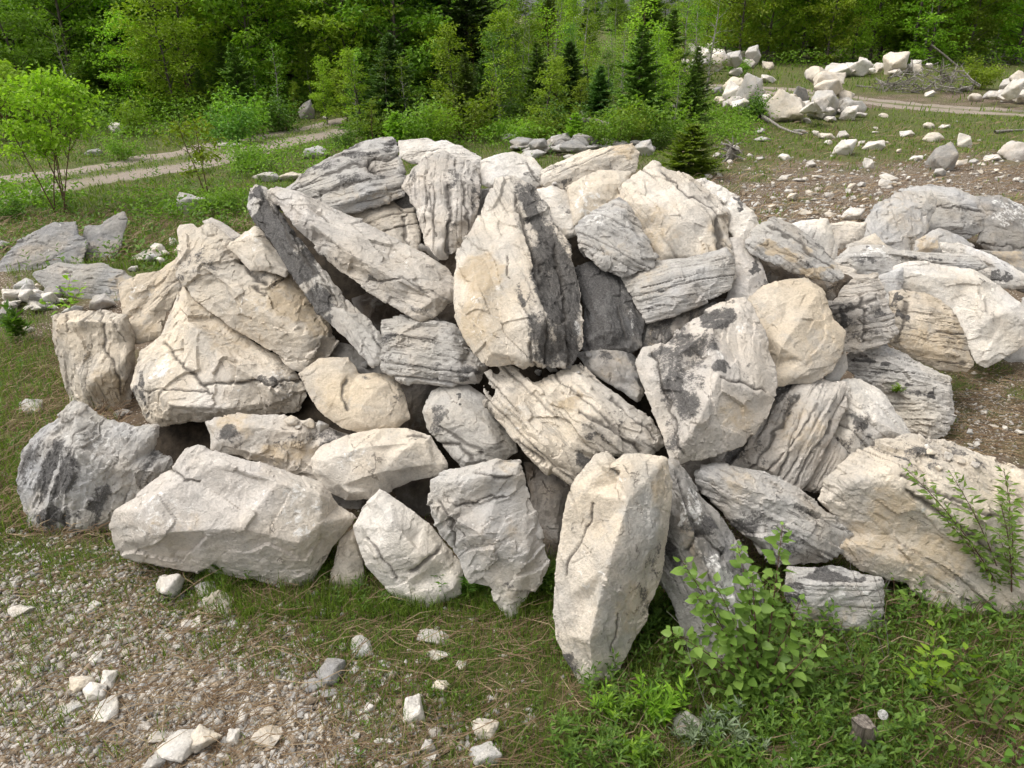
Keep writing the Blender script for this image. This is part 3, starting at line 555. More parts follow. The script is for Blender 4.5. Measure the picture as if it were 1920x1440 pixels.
B('tall cream and grey standing boulder at the very front', [(1120,856),(1138,850),(1158,872),(1172,858),(1246,862),(1254,900),(1250,980),(1240,1080),(1216,1150),(1162,1232),(1116,1283),(1088,1265),(1044,1200),(1040,1120),(1056,980),(1076,910)],
  [[(1165,878,.10),(1178,940,.24),(1140,1060,.32),(1105,1200,.24),(1112,1272,.06)],[(1228,880,.10),(1225,1000,.16),(1190,1140,.14)]], 'cream', base=1270, lean=.55, off=-.05, th=.6, bulge=.15, strat=(-76,.006,6), rough=.8, grey=[(1195,990,34,1.0,120),(1150,1160,40,.8,80)],
  tan=[(1230,900,20,.7,50),(1100,930,40,.3),(1190,1150,50,.5,60)], dark=[(1200,1130,20,.5,60),(1165,1105,7,1.0,10),(1230,1050,14,.5,60),(1090,1240,30,.35,24)], white=[(1110,1080,50,.4,90),(1150,900,30,.5)], cracks=[[(1112,940),(1104,985),(1092,1015),(1070,1042),(1062,1075),2.6],[(1160,1150),(1154,1190),(1146,1225),2],[(1148,880),(1160,890),5]], smooth=[(1130,1050,120,.7,240)])
B('long cream block with a jagged left end lying across the middle of the pile', [[(906,722),(925,745),(940,715),(965,692),(1000,720),(1060,690),(1088,680),(1152,740),(1216,786),(1243,832),(1216,852),(1120,858),(1076,906),(1030,880),(972,826),(925,776),(908,750)],[(932,686),(944,682),(972,694),(965,712),(950,712)],[(906,698),(918,692),(948,716),(940,730),(920,720)]],
  [[(985,706,.10),(1030,740,.24),(1100,800,.26),(1130,850,.10)],[(1060,700,.10),(1130,760,.2),(1220,830,.10)],[(950,760,.14),(1020,830,.22),(1068,885,.08)]], 'cream', off=-.16, th=.5, bulge=.14, strat=(-38,.009,7),
  dark=[(1140,800,46,.6,26),(1050,690,50,.45,12),(1110,780,30,.5),(1100,860,24,.5)], tan=[(1060,755,26,.9,16)], cracks=[[(1090,770),(1140,800),(1200,845),5],[(1150,745),(1190,790),(1230,825),3],[(975,826),(1020,860),3]], white=[(980,780,40,.4)])
B('rounded pale boulder with a small hole, left of the long cream block', [(794,771),(810,736),(840,720),(880,725),(906,742),(926,776),(962,822),(968,846),(942,862),(870,879),(840,847),(802,802)], [[(815,760,.18),(860,755,.26),(915,800,.28),(950,840,.1)],[(850,830,.15),(890,850,.18)]], 'grey', off=-.02, th=.7, bulge=.24, worn=.3, dark=[(812,790,20,.7,30),(861,752,6,1.0,5),(850,865,24,.6,12)], cracks=[[(825,800),(870,830),(905,850),4],[(838,770),(842,790),2],[(830,830),(865,838),(885,860),5]], lich=.04)
B('rounded grey boulder with rough wavy layers in the centre left', [(718,602),(750,590),(812,597),(852,612),(882,660),(907,690),(892,712),(830,722),(762,717),(720,692)], [[(735,615,.15),(790,625,.26),(860,665,.26)],[(740,680,.16),(830,700,.2)]], 'grey', off=-.10, th=.7, bulge=.24, strat=(-14,.014,12), rough=1.6, dark=[(735,660,24,.5,40),(830,675,20,.4),(880,690,20,.5)], lich=.04)
B('smooth cream boulder with an overlapping shell, under the big cream boulder', [[(561,702),(600,675),(652,671),(668,692),(676,740),(700,790),(690,810),(640,802),(596,767)],[(640,735),(668,704),(702,700),(742,706),(757,742),(767,784),(742,800),(692,809),(646,792)]],
  [[(600,700,.16),(640,740,.24)],[(665,722,.2),(710,728,.3),(740,770,.2)]], 'tan', off=-.06, th=.6, bulge=.22, rough=.7, worn=.5, cracks=[[(650,715),(642,740),(650,768),3.5]], dark=[(750,740,14,.5,30),(690,700,24,.5,8)], tan=[(610,740,40,.4)], smooth=[(660,750,100,.6,60)])
B('flat brown stained slab sandwiched under the broad cream slab', [(387,792),(440,777),(532,785),(600,797),(656,818),(640,835),(592,852),(602,905),(560,892),(502,872),(440,852),(398,840)], [[(400,800,.12),(470,800,.2),(560,812,.2)],[(440,842,.12),(530,860,.16)]], 'pink', base=1010, lean=.9, off=-.05, th=.7, bulge=.16, tan=[(430,800,60,.7,20),(540,850,60,.8,26)], dark=[(430,820,44,.6,18),(530,830,50,.5,14),(600,830,40,.4)], rough=1.3)
B('egg shaped cream boulder in the front row', [(584,860),(600,840),(662,815),(720,806),(762,804),(806,820),(834,872),(832,887),(772,902),(700,931),(650,937),(610,917),(590,887)], [[(610,865,.18),(680,838,.28),(780,828,.2)],[(640,910,.16),(720,885,.28),(815,870,.1)]], 'cream', base=1060, lean=.85, off=-.12, th=.7, bulge=.24, worn=.5, rough=.8, dark=[(790,818,24,.5,6)], cracks=[[(765,815),(800,822),3]], white=[(660,860,40,.5)], smooth=[(700,870,140,.6,60)])
B('wide pinkish cream boulder in the grass at the lower left front', [(208,986),(216,960),(266,925),(322,880),(350,846),(372,838),(402,850),(472,870),(542,890),(602,910),(632,950),(662,970),(622,1022),(586,1072),(560,1080),(440,1055),(330,1042),(216,1034)],
  [[(360,852,.06),(340,900,.16),(260,960,.18)],[(420,870,.12),(520,905,.2),(600,928,.2),(600,980,.2),(582,1060,.1)],[(300,1000,.22),(450,990,.3),(560,1020,.24)]], 'pink', base=1085, lean=.45, off=-.05, th=.6, bulge=.15, rough=.9, white=[(300,960,70,.55,50),(560,960,50,.6,60),(480,930,70,.4)], tan=[(330,985,50,.3)], cracks=[[(322,882),(345,898),(372,902),2.5]], dark=[(260,1010,40,.2)], smooth=[(430,970,240,.65,110)])
B('small tan wedge stone between the wide pinkish boulder and the white boulder', [(618,1072),(640,1010),(672,984),(682,1060),(676,1087),(640,1090)], [[(655,1020,.2),(650,1070,.2)]], 'tan', base=1095, lean=.5, th=.8)
B('whitest boulder of the front row with an angular notch', [(664,988),(680,950),(712,917),(742,935),(802,985),(842,1030),(867,1060),(862,1092),(790,1117),(770,1113),(740,1092),(690,1062),(676,1025)], [[(700,935,.10),(735,980,.28),(790,1040,.28)],[(680,985,.14),(705,1040,.22),(770,1100,.12)],[(790,1040,.28),(850,1065,.08)]], 'white', base=1125, lean=.55, off=-.04, th=.6, bulge=.2, rough=.7, worn=.3, cracks=[[(825,1030),(800,1055),(770,1072),6],[(690,1010),(730,1060),(745,1090),2.5]], smooth=[(760,1000,90,.5,80)])
B('grey five sided slab standing in the front row', [(808,902),(830,886),(932,860),(972,865),(987,905),(1002,960),(1028,1052),(1012,1087),(972,1112),(956,1142),(920,1102),(880,1092),(850,1032),(818,992),(806,940)], [[(840,905,.14),(920,890,.2),(968,890,.1)],[(830,960,.16),(900,1000,.26),(990,1040,.16),(960,1120,.06)]], 'grey', base=1150, lean=.5, off=-.05, th=.5, bulge=.14, rough=1.1, lich=.02, dark=[(955,1100,20,.6,14),(840,980,16,.5,40)], tan=[(960,880,30,.4),(930,1000,60,.25)], white=[(900,980,40,.5,10)], cracks=[[(820,940),(850,985),(850,1030),4],[(855,945),(900,935),(950,930),2.5],[(895,885),(930,900),(965,892),3],[(850,985),(870,1010),2]], smooth=[(910,990,110,.5,140)])
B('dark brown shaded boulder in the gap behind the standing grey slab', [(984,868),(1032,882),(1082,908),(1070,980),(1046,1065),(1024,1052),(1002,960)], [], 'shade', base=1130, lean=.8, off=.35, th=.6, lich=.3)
for lab, pl, cl, bs in (('grey stone wedged between the low grey slab and the finely layered tan boulder', [(1640,520),(1692,503),(1690,545),(1668,580),(1650,560)], 'grey', 760), ('flat pale stone under the tilted grey slab at the right', [(1588,462),(1640,440),(1665,466),(1600,476)], 'cream', 600), ('grey stone below the left end of the low grey slab', [(1562,492),(1604,508),(1600,532),(1545,532),(1556,508)], 'pink', 720),
    ('small grey stone under the knotty layered boulder', [(1596,655),(1660,642),(1668,660),(1610,672)], 'dgrey', 830), ('grey layered stone behind the broad cream slab at the right edge', [(1850,498),(1925,520),(1930,550),(1870,530)], 'dgrey', 640)):
    B(lab, pl, [], cl, base=bs, lean=1.0, off=.10, th=.8, strat=(-5, .007, 12), lich=.1)
# ---- filler stones in the hollows, most with shade painted into their colour
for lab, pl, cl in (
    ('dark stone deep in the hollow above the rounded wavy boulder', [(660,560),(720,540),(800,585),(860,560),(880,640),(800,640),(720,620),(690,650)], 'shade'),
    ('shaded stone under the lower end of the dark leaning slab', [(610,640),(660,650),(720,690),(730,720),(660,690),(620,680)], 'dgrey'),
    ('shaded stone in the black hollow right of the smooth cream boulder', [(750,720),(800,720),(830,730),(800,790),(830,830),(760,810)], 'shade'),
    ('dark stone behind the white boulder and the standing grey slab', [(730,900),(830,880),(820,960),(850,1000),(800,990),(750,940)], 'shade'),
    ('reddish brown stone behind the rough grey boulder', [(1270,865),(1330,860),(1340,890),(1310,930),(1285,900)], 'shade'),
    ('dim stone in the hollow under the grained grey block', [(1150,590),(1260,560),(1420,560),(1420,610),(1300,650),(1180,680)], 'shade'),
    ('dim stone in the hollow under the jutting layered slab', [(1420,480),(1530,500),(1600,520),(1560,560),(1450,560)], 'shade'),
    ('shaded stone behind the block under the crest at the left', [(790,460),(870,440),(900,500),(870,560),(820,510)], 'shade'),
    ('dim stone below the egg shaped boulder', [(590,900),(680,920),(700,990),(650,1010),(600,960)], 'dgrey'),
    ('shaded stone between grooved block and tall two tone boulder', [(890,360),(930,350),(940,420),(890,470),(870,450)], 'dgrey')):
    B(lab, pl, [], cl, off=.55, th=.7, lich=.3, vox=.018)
# ------------------------------------------------------------------ terrain
def gaus(px, py, blobs):
    t = np.zeros(len(px))
    for cx, cy, rx, ry, v in blobs:
        t += v*np.exp(-((px-cx)/rx)**2-((py-cy)/ry)**2)
    return t
# where the ground is green, and where it is bare stony soil (measured at photo pixels, stored on the ground)
GREEN = [(450, 1090, 420, 60, .75), (900, 1150, 260, 70, .9), (1400, 1300, 420, 170, 1.4), (1800, 1250, 300, 200, 1.2), (700, 1180, 500, 70, .35), (1150, 1400, 300, 80, .7), (30, 880, 90, 110, .7), (40, 680, 90, 100, .9),
         (1850, 780, 160, 110, .45), (950, 1280, 330, 140, .42), (500, 1230, 300, 60, .25), (150, 1400, 60, 40, .4), (220, 1050, 220, 35, .55),
         (300, 420, 300, 70, 1.0), (150, 330, 500, 60, .9), (700, 280, 400, 60, .9), (1700, 260, 420, 40, .7), (1500, 150, 500, 25, .8), (1800, 240, 300, 30, .9), (120, 520, 130, 60, .6), (300, 470, 140, 50, .7), (250, 240, 500, 60, .9), (900, 200, 500, 80, .5), (1330, 250, 130, 90, .7)]
STONY = [(100, 1250, 330, 260, 1.0), (420, 1400, 420, 110, .6), (700, 1300, 340, 110, .35), (1600, 385, 330, 50, 1.0), (1850, 760, 150, 90, .45), (1650, 320, 420, 60, .6), (50, 540, 120, 70, .6), (1850, 130, 200, 60, .3)]
def cover(X, Y):
    px, py, dep = to_px(np.stack([X, Y, g_h(X, Y)], -1))
    P = np.stack([X*.9, Y*.9, 0*X], -1)
    n = fbm(P, 3, 301); n3 = fbm(P*9, 2, 305); n2 = fbm(P*4.3, 3, 311)
    g = gaus(px, py, GREEN)+.20+.45*n+.34*n2+.22*n3
    s = gaus(px, py, STONY)+.10-.35*n+.25*fbm(P*3, 2, 321)
    far = sst(25, 60, dep)
    g = g+.7*far; s = s*(1-.8*far)
    return np.clip(g, 0, 1), np.clip(s, 0, 1)
def ground_material():
    m, nt, N = newmat('stony_earth')
    pos = nd(nt, 'ShaderNodeNewGeometry').outputs['Position']
    gr = nd(nt, 'ShaderNodeAttribute', attribute_name='green').outputs['Fac']; st = nd(nt, 'ShaderNodeAttribute', attribute_name='stony').outputs['Fac']
    n1 = noise(nt, pos, 6, 6, .7); n2 = noise(nt, pos, 38, 5, .7); n3 = noise(nt, pos, 1.1, 4, .6)
    c = mixc(nt, ramp(nt, n2, .3, .7), (.062, .043, .028), (.185, .138, .096))
    c = mixc(nt, mathn(nt, 'MULTIPLY', ramp(nt, n3, .4, .65), .35), c, (.235, .18, .13))
    vo = nd(nt, 'ShaderNodeTexVoronoi', i_Scale=40.0); vo.inputs['Randomness'].default_value = 1
    nt.links.new(pos, vo.inputs['Vector'])
    sc = nd(nt, 'ShaderNodeSeparateColor'); nt.links.new(vo.outputs['Color'], sc.inputs[0])
    chip = mathn(nt, 'MULTIPLY', ramp(nt, vo.outputs['Distance'], .42, .30), ramp(nt, mathn(nt, 'ADD', sc.outputs[0], mathn(nt, 'MULTIPLY', st, .60)), .76, .82))
    ccol = mixc(nt, sc.outputs[1], (.46, .37, .28), (.64, .58, .50))
    c = mixc(nt, chip, c, ccol)
    gm = ramp(nt, mathn(nt, 'ADD', mathn(nt, 'MULTIPLY', gr, .62), mathn(nt, 'MULTIPLY', mathn(nt, 'ADD', n1, n2), .42)), .56, .92)
    gc = mixc(nt, ramp(nt, n2, .3, .7), (.05, .066, .016), (.125, .145, .04))
    gc = mixc(nt, mathn(nt, 'MULTIPLY', ramp(nt, n3, .45, .7), .5), gc, (.16, .115, .05))
    c = mixc(nt, mathn(nt, 'MULTIPLY', gm, .9), c, gc)
    bs = nd(nt, 'ShaderNodeBsdfPrincipled', i_Roughness=.95); bs.inputs['Specular IOR Level'].default_value = .15
    nt.links.new(c, bs.inputs['Base Color'])
    hh = mathn(nt, 'ADD', mathn(nt, 'MULTIPLY', n2, .8), mathn(nt, 'ADD', mathn(nt, 'MULTIPLY', n1, .7), mathn(nt, 'MULTIPLY', chip, .5)))
    bp = nd(nt, 'ShaderNodeBump', i_Strength=.9, i_Distance=.03); nt.links.new(hh, bp.inputs['Height']); L(nt, bp, 'Normal', bs, 'Normal')
    o = nd(nt, 'ShaderNodeOutputMaterial'); L(nt, bs, 0, o, 0)
    return m
def bumps(X, Y):
    P = np.stack([X, Y, 0*X], -1)
    return .018*fbm(P*2.3, 3, 331)+.010*fbm(P*9, 2, 341)
def g_full(X, Y):
    X = np.atleast_1d(np.asarray(X, float)); Y = np.atleast_1d(np.asarray(Y, float))
    return g_h(X, Y)+bumps(X, Y)
nx, ny = 460, 460
u = np.linspace(-1, 1, nx); xs = 5.2*np.sinh(u*5.2)/np.sinh(5.2)*60; xs = np.sign(u)*(3.9*np.abs(u)+290*np.abs(u)**6)
v = np.linspace(0, 1, ny); ys = .3+7*v+14*v**3+620*v**9
GX, GY = np.meshgrid(xs, ys); GX = GX.ravel(); GY = GY.ravel()
# widen rows with distance so that the sheet always spans the view
GX = GX*(1+np.clip(GY-2, 0, None)*.10)
gz = g_full(GX, GY)
ii = np.arange(nx*ny).reshape(ny, nx)
Q = np.stack([ii[:-1, :-1], ii[:-1, 1:], ii[1:, 1:], ii[1:, :-1]], -1).reshape(-1, 4)
me = mesh('ground', np.stack([GX, GY, gz], -1), Q, ground_material(), True)
cg, cs = cover(GX, GY); fattr(me, 'green', cg); fattr(me, 'stony', cs)
tag(obj('ground', me), kind='structure')
# earth core of the stone pile, coloured near black to paint the gaps' shade
def pile_core(X, Y):
    fx = 960+F*X/np.maximum(Y*.95+1, 1)
    yf = np.interp(fx, FOOT[:, 0], [gY(q) for q in FOOT[:, 1]])
    z = (Y-yf-1.0)/1.35
    side = sst(-3.5, -2.2, X)*(1-sst(1.8, 3.0, X))
    crest = -.3+2.0*side
    z = np.minimum(z, crest)
    z = np.minimum(z, (8.6-Y)*.9)
    return z
xs = np.linspace(-4.4, 5.2, 140); ys = np.linspace(3.2, 9, 90)
GX, GY = [a.ravel() for a in np.meshgrid(xs, ys)]
z = pile_core(GX, GY); z = np.maximum(z, -.25)+.05*fbm(np.stack([GX*3, GY*3, 0*GX], -1), 3, 351)-.05
ii = np.arange(140*90).reshape(90, 140); Q = np.stack([ii[:-1, :-1], ii[:-1, 1:], ii[1:, 1:], ii[1:, :-1]], -1).reshape(-1, 4)
me = mesh('mound', np.stack([GX, GY, z], -1), Q, plain_material('shaded_pile_earth', (.022, .017, .012), (.06, .046, .032), 14, .95), True)
tag(obj('mound', me), kind='structure')
# gravel track in two stretches
TRK = []
def on_rut(X, Y):
    r = np.zeros(len(X), bool)
    for P, w in TRK:
        Q = P[::2]; d = np.full(len(X), 1e9)
        for q in Q: d = np.minimum(d, (X-q[0])**2+(Y-q[1])**2)
        d = np.sqrt(d); r |= (d < w*.47) & (d > w*.17)
    return r
def track(name, pts, width, seed):
    pts = [gnd(*p)[:2] for p in pts]
    P = []
    for a, b in zip(pts[:-1], pts[1:]):
        n = max(2, int(np.hypot(*(b-a))/.25))
        for k in range(n): P.append(a+(b-a)*k/n)
    P = np.array(P+[pts[-1]]); n = len(P)
    for _ in range(30): P[1:-1] = .5*P[1:-1]+.25*(P[:-2]+P[2:])
    TRK.append((P, width)); T = np.gradient(P, axis=0); T /= np.linalg.norm(T, axis=1)[:, None]; Nn = np.stack([-T[:, 1], T[:, 0]], -1)
    k = 15; V = []; G = []; S = []
    for j in range(k):
        t = j/(k-1)*2-1
        e = width*.5*t*(1+.22*vn(np.stack([np.arange(n)*.21, np.full(n, 3.0*np.sign(t)), np.full(n, seed)], -1), 361)*abs(t))
        q = P+Nn*e[:, None]; V.append(np.stack([q[:, 0], q[:, 1], g_full(q[:, 0], q[:, 1])+.012-.03*abs(t)**8], -1))
        nn = fbm(np.stack([q[:, 0]*.7, q[:, 1]*.7, 0*e], -1), 3, 371)
        mid = np.exp(-(t/.26)**2)
        G.append(np.clip(.85*mid+.6*abs(t)**6+.5*nn, 0, 1)); S.append(np.clip(1.15-mid+.3*nn, 0, 1))
    V = np.array(V).transpose(1, 0, 2).reshape(-1, 3); G = np.array(G).T.ravel(); S = np.array(S).T.ravel()
    ii = np.arange(n*k).reshape(n, k); Q = np.stack([ii[:-1, :-1], ii[:-1, 1:], ii[1:, 1:], ii[1:, :-1]], -1).reshape(-1, 4)
    m, nt, N = newmat('pale_gravel'); pos = nd(nt, 'ShaderNodeNewGeometry').outputs['Position']
    gr = nd(nt, 'ShaderNodeAttribute', attribute_name='green').outputs['Fac']
    a = noise(nt, pos, 3, 5, .7); b = noise(nt, pos, 22, 4, .7)
    c = mixc(nt, ramp(nt, b, .3, .7), (.17, .135, .105), (.33, .275, .225)); c = mixc(nt, mathn(nt, 'MULTIPLY', ramp(nt, a, .4, .7), .4), c, (.33, .26, .18))
    gm = ramp(nt, mathn(nt, 'ADD', mathn(nt, 'ADD', gr, mathn(nt, 'MULTIPLY', mathn(nt, 'SUBTRACT', a, .5), 1.2)), mathn(nt, 'MULTIPLY', mathn(nt, 'SUBTRACT', b, .5), 1.2)), .22, .75)
    c = mixc(nt, gm, c, mixc(nt, ramp(nt, a, .3, .7), (.055, .07, .016), (.14, .14, .04)))
    bs = nd(nt, 'ShaderNodeBsdfPrincipled', i_Roughness=.95); nt.links.new(c, bs.inputs['Base Color'])
    bp = nd(nt, 'ShaderNodeBump', i_Strength=.6, i_Distance=.03); nt.links.new(b, bp.inputs['Height']); L(nt, bp, 'Normal', bs, 'Normal')
    o = nd(nt, 'ShaderNodeOutputMaterial'); L(nt, bs, 0, o, 0)
    me = mesh(name, V, Q, m, True); fattr(me, 'green', G)
    return tag(obj(name, me), kind='structure')
track('path', [(-260, 420), (0, 350), (150, 332), (320, 305), (450, 272), (560, 252), (640, 236), (720, 220), (800, 205)], 3.0, 1)
track('path', [(1260, 160), (1420, 166), (1560, 183), (1700, 198), (1920, 213), (2150, 228)], 3.4, 2)
# ------------------------------------------------------------------ plant building
class Geo:
    def __init__(s): s.V = []; s.F = []; s.r = []; s.n = 0
    def add(s, V, Fc, r):
        s.V.append(np.asarray(V, float)); s.F.append(np.asarray(Fc)+s.n); s.r.append(np.asarray(r, float)); s.n += len(V)
    def mesh(s, name, mat, smooth=True):
        V = np.concatenate(s.V); Fc = np.concatenate(s.F); me = mesh(name, V, Fc, mat, smooth); fattr(me, 'rnd', np.concatenate(s.r)); return me
def leaves(g, P, D, Nn, ln, wd, rng, fold=.25, ovate=False, droop=.15):
    """P base points, D leaf directions, Nn facing; each leaf is a folded blade"""
    n = len(P)
    if n == 0: return
    D = unit(D); S = unit(np.cross(D, Nn)); U = np.cross(S, D)
    ln = np.broadcast_to(ln, (n,))[:, None]; wd = np.broadcast_to(wd, (n,))[:, None]
    if ovate:
        tip = P+D*ln-U*ln*droop
        m1 = P+D*ln*.28; m2 = P+D*ln*.62-U*ln*droop*.4
        V = np.stack([P, m1+S*wd*.5+U*wd*fold, m2+S*wd*.42+U*wd*fold*.6, tip, m2-S*wd*.42+U*wd*fold*.6, m1-S*wd*.5+U*wd*fold, m1, m2], 1).reshape(-1, 3)
        b = np.arange(n)[:, None, None]*8
        Fc = (np.array([[0, 6, 1, 1], [6, 7, 2, 1], [7, 3, 2, 2], [0, 5, 6, 6], [6, 5, 4, 7], [7, 4, 3, 3]])[None]+b).reshape(-1, 4)
        # split into triangles so that every face is clean
        T = []
        for f in ([0, 6, 1], [6, 7, 2], [6, 2, 1], [7, 3, 2], [0, 5, 6], [6, 5, 4], [6, 4, 7], [7, 4, 3]): T.append(np.array(f)[None]+np.arange(n)[:, None]*8)
        Fc = np.concatenate(T); Fc = np.concatenate([Fc, Fc[:, 2:]], 1)
        r = np.repeat(rng.random(n), 8)
    else:
        tip = P+D*ln-U*ln*droop; mid = P+D*ln*.45
        V = np.stack([P, mid+S*wd*.5+U*wd*fold, tip, mid-S*wd*.5+U*wd*fold], 1).reshape(-1, 3)
        Fc = np.array([[0, 1, 2, 3]])+np.arange(n)[:, None]*4; r = np.repeat(rng.random(n), 4)
    if ovate:
        g.add(V, Fc[:, :3], r)
    else:
        g.add(V, np.concatenate([Fc[:, [0, 1, 2]], Fc[:, [0, 2, 3]]]), r)
def tube(g, pts, r0, r1, sides=5, rv=.5):
    P = np.asarray(pts, float); n = len(P)
    T = unit(np.gradient(P, axis=0)); a = np.array([.31, .77, .55]); S = unit(np.cross(T, a)); U = np.cross(T, S)
    rr = np.linspace(r0, r1, n)[:, None, None]; an = np.linspace(0, 2*math.pi, sides, endpoint=False)
    V = (P[:, None]+rr*(np.cos(an)[None, :, None]*S[:, None]+np.sin(an)[None, :, None]*U[:, None])).reshape(-1, 3)
    i = np.arange(n-1)[:, None]*sides; j = np.arange(sides)[None]; k = (j+1) % sides
    Q = np.stack([i+j, i+k, i+sides+k, i+sides+j], -1).reshape(-1, 4)
    g.add(V, np.concatenate([Q[:, [0, 1, 2]], Q[:, [0, 2, 3]]]), np.full(len(V), rv))
def bend(p, d, l, rng, n=5, wob=.12, up=0.0):
    pts = [np.array(p, float)]; d = np.array(d, float)
    for k in range(n):
        d = unit(d+rng.normal(0, wob, 3)+np.array([0, 0, up])); pts.append(pts[-1]+d*l/n)
    return np.array(pts)
BARK = plain_material('grey_brown_bark', (.045, .037, .03), (.16, .135, .11), 16, .9, (1, 1, .25))
PALEBARK = plain_material('pale_grey_bark', (.16, .145, .13), (.40, .37, .33), 14, .85, (1, 1, .4))
TWIG = plain_material('reddish_twig', (.075, .04, .028), (.15, .085, .055), 20, .8)
DEADWOOD = plain_material('bleached_dead_wood', (.12, .108, .092), (.33, .30, .26), 22, .9, (1, 1, .2))
LM = dict(
    lime=leaf_material('lime_green_leaves', (.20, .32, .018), (.36, .49, .05), .45),
    bright=leaf_material('fresh_green_leaves', (.145, .26, .018), (.30, .43, .045), .48),
    mid=leaf_material('mid_green_leaves', (.11, .20, .018), (.22, .34, .042), .45),
    dark=leaf_material('deep_green_leaves', (.065, .14, .018), (.15, .26, .038), .42),
    fir=leaf_material('fir_needles', (.055, .115, .026), (.145, .245, .055), .32, .5),
    larch=leaf_material('pale_fir_needles', (.07, .13, .02), (.175, .255, .042), .32, .5),
    poplar=leaf_material('poplar_leaves', (.125, .215, .034), (.24, .35, .075), .42, .42),
    rust=leaf_material('rusty_dead_needles', (.16, .06, .025), (.30, .13, .06), .25),
    grey=leaf_material('grey_green_leaves', (.13, .175, .09), (.24, .29, .17), .3),
    herb=leaf_material('herb_leaves', (.06, .13, .016), (.16, .27, .036), .38),
    grass=leaf_material('grass_blades', (.075, .125, .015), (.21, .275, .045), .38),
    straw=leaf_material('dry_straw', (.17, .105, .058), (.42, .32, .20), .2, .8))
def spray(g, c, rad, n, rng, size, flat=.55, tilt=.5):
    """a cluster of leaves round a twig end, lying in loose horizontal layers"""
    q = rng.normal(0, 1, (n, 3))*np.array([rad, rad, rad*flat])*.6
    D = unit(q*np.array([1, 1, .2])+rng.normal(0, .35*rad, (n, 3))); Nn = unit(np.array([0, 0, 1.0])+rng.normal(0, tilt, (n, 3)))
    leaves(g, c+q, D, Nn, size*rng.uniform(.7, 1.25, n), size*.62*rng.uniform(.7, 1.2, n), rng, droop=.2)
def broad_tree(seed, h, spread, leafm, size=.16, nb=26, low=.12, per=26, col=False, stems=1, flat=.5, bark=None, rad=.42, taper=.75):
    rng = np.random.default_rng(seed); tg = Geo(); lg = Geo()
    for s in range(stems):
        d0 = np.array([0, 0, 1.0]) if stems == 1 else unit(np.array([rng.normal(0, .22), rng.normal(0, .22), 1]))
        st = bend((rng.normal(0, .03*stems), rng.normal(0, .03*stems), -.1), d0, h, rng, 10, .035, .02)
        r = .011*h+.01 if stems == 1 else .006*h+.004
        tube(tg, st, r, .004, 6)
        for b in range(max(3, nb//stems)):
            t = low+(1-low)*((b+rng.random())/max(3, nb//stems)); t = min(t, .985)
            i = t*10; k = min(int(i), 9); p = st[k]+(st[k+1]-st[k])*(i-k)
            a = b*2.4+rng.normal(0, .5); sh = math.sin(math.pi*min(1, max(.08, (t-low)/(1-low))**taper*.93+.07))
            l = spread*(.28+.8*sh)*rng.uniform(.65, 1.15)
            d = unit(np.array([math.cos(a), math.sin(a), rng.uniform(.15, .75)]))
            br = bend(p, d, l, rng, 5, .13, .03); tube(tg, br, r*.35*(1-t)+.006, .003, 4)
            m = max(2, int(l/.34))
            for q in range(m):
                f = .30+.70*(q+1)/m; i2 = f*5; k2 = min(int(i2), 4); pp = br[k2]+(br[k2+1]-br[k2])*(i2-k2)
                off = rng.normal(0, .2*l*.5, 3)*np.array([1, 1, .4])
                if q < m-1 or True:
                    tw = np.array([pp, pp+off*.6, pp+off]); tube(tg, tw, .005, .002, 3)
                spray(lg, pp+off, rad*rng.uniform(.7, 1.2), int(per*rng.uniform(.6, 1.3)), rng, size, flat)
    return tg.mesh('trunk', bark or BARK), lg.mesh('crown', LM[leafm])
def fir_tree(seed, h, w, leafm='fir', whorl=.22, size=.085, dens=1.0, ragged=.42, low=.03):
    rng = np.random.default_rng(seed); tg = Geo(); lg = Geo()
    st = bend((0, 0, -.1), (0, 0, 1), h+.1, rng, 8, .015, .05); tube(tg, st, .012*h+.012, .005, 6)
    z = low*h; a0 = 0
    while z < h*.985:
        f = 1-z/h; i = z/h*8; k = min(int(i), 7); p = st[k]+(st[k+1]-st[k])*(i-k)
        nb = int(7+4*f); a0 += .7
        for b in range(nb):
            a = a0+b*2*math.pi/nb+rng.normal(0, .32); l = w*.5*(f**.8)*rng.uniform(1-ragged*1.6, 1+ragged)+.05
            d = np.array([math.cos(a), math.sin(a), .32-.42*f+rng.normal(0, .13)])
            br = bend(p, d, l, rng, 4, .05, .06); tube(tg, br, .004+.006*f, .002, 3)
            n = int(max(9, l/.022)*dens); t = rng.uniform(.12, 1, n); i2 = t*4; kk = np.minimum(i2.astype(int), 3)
            pp = br[kk]+(br[kk+1]-br[kk])*(i2-kk)[:, None]
            sd = np.where(rng.random(n) < .5, -1, 1)[:, None]*unit(np.cross(unit(d), [0, 0, 1.0]))
            dirs = unit(unit(d)*.8+sd*rng.uniform(.3, 1.1, (n, 1))+rng.normal(0, .18, (n, 3))+np.array([0, 0, .10]))
            side = (1-t)*.32*l+.06
            leaves(lg, pp+dirs*0, dirs, unit(np.array([0, 0, 1.0])+rng.normal(0, .3, (n, 3))), np.minimum(side, size*3)*rng.uniform(.7, 1.25, n)+size*.4, size*.75*rng.uniform(.7, 1.3, n), rng, fold=.1, droop=.12)
        z += whorl*(.55+.6*f)*rng.uniform(.8, 1.2)
    top = st[-1]; n = 14
    leaves(lg, np.repeat(top[None]-[0, 0, .1], n, 0), unit(rng.normal(0, .5, (n, 3))+[0, 0, 1]), unit(rng.normal(0, 1, (n, 3))), size*1.3, size*.4, rng)
    return tg.mesh('trunk', BARK), lg.mesh('crown', LM[leafm])
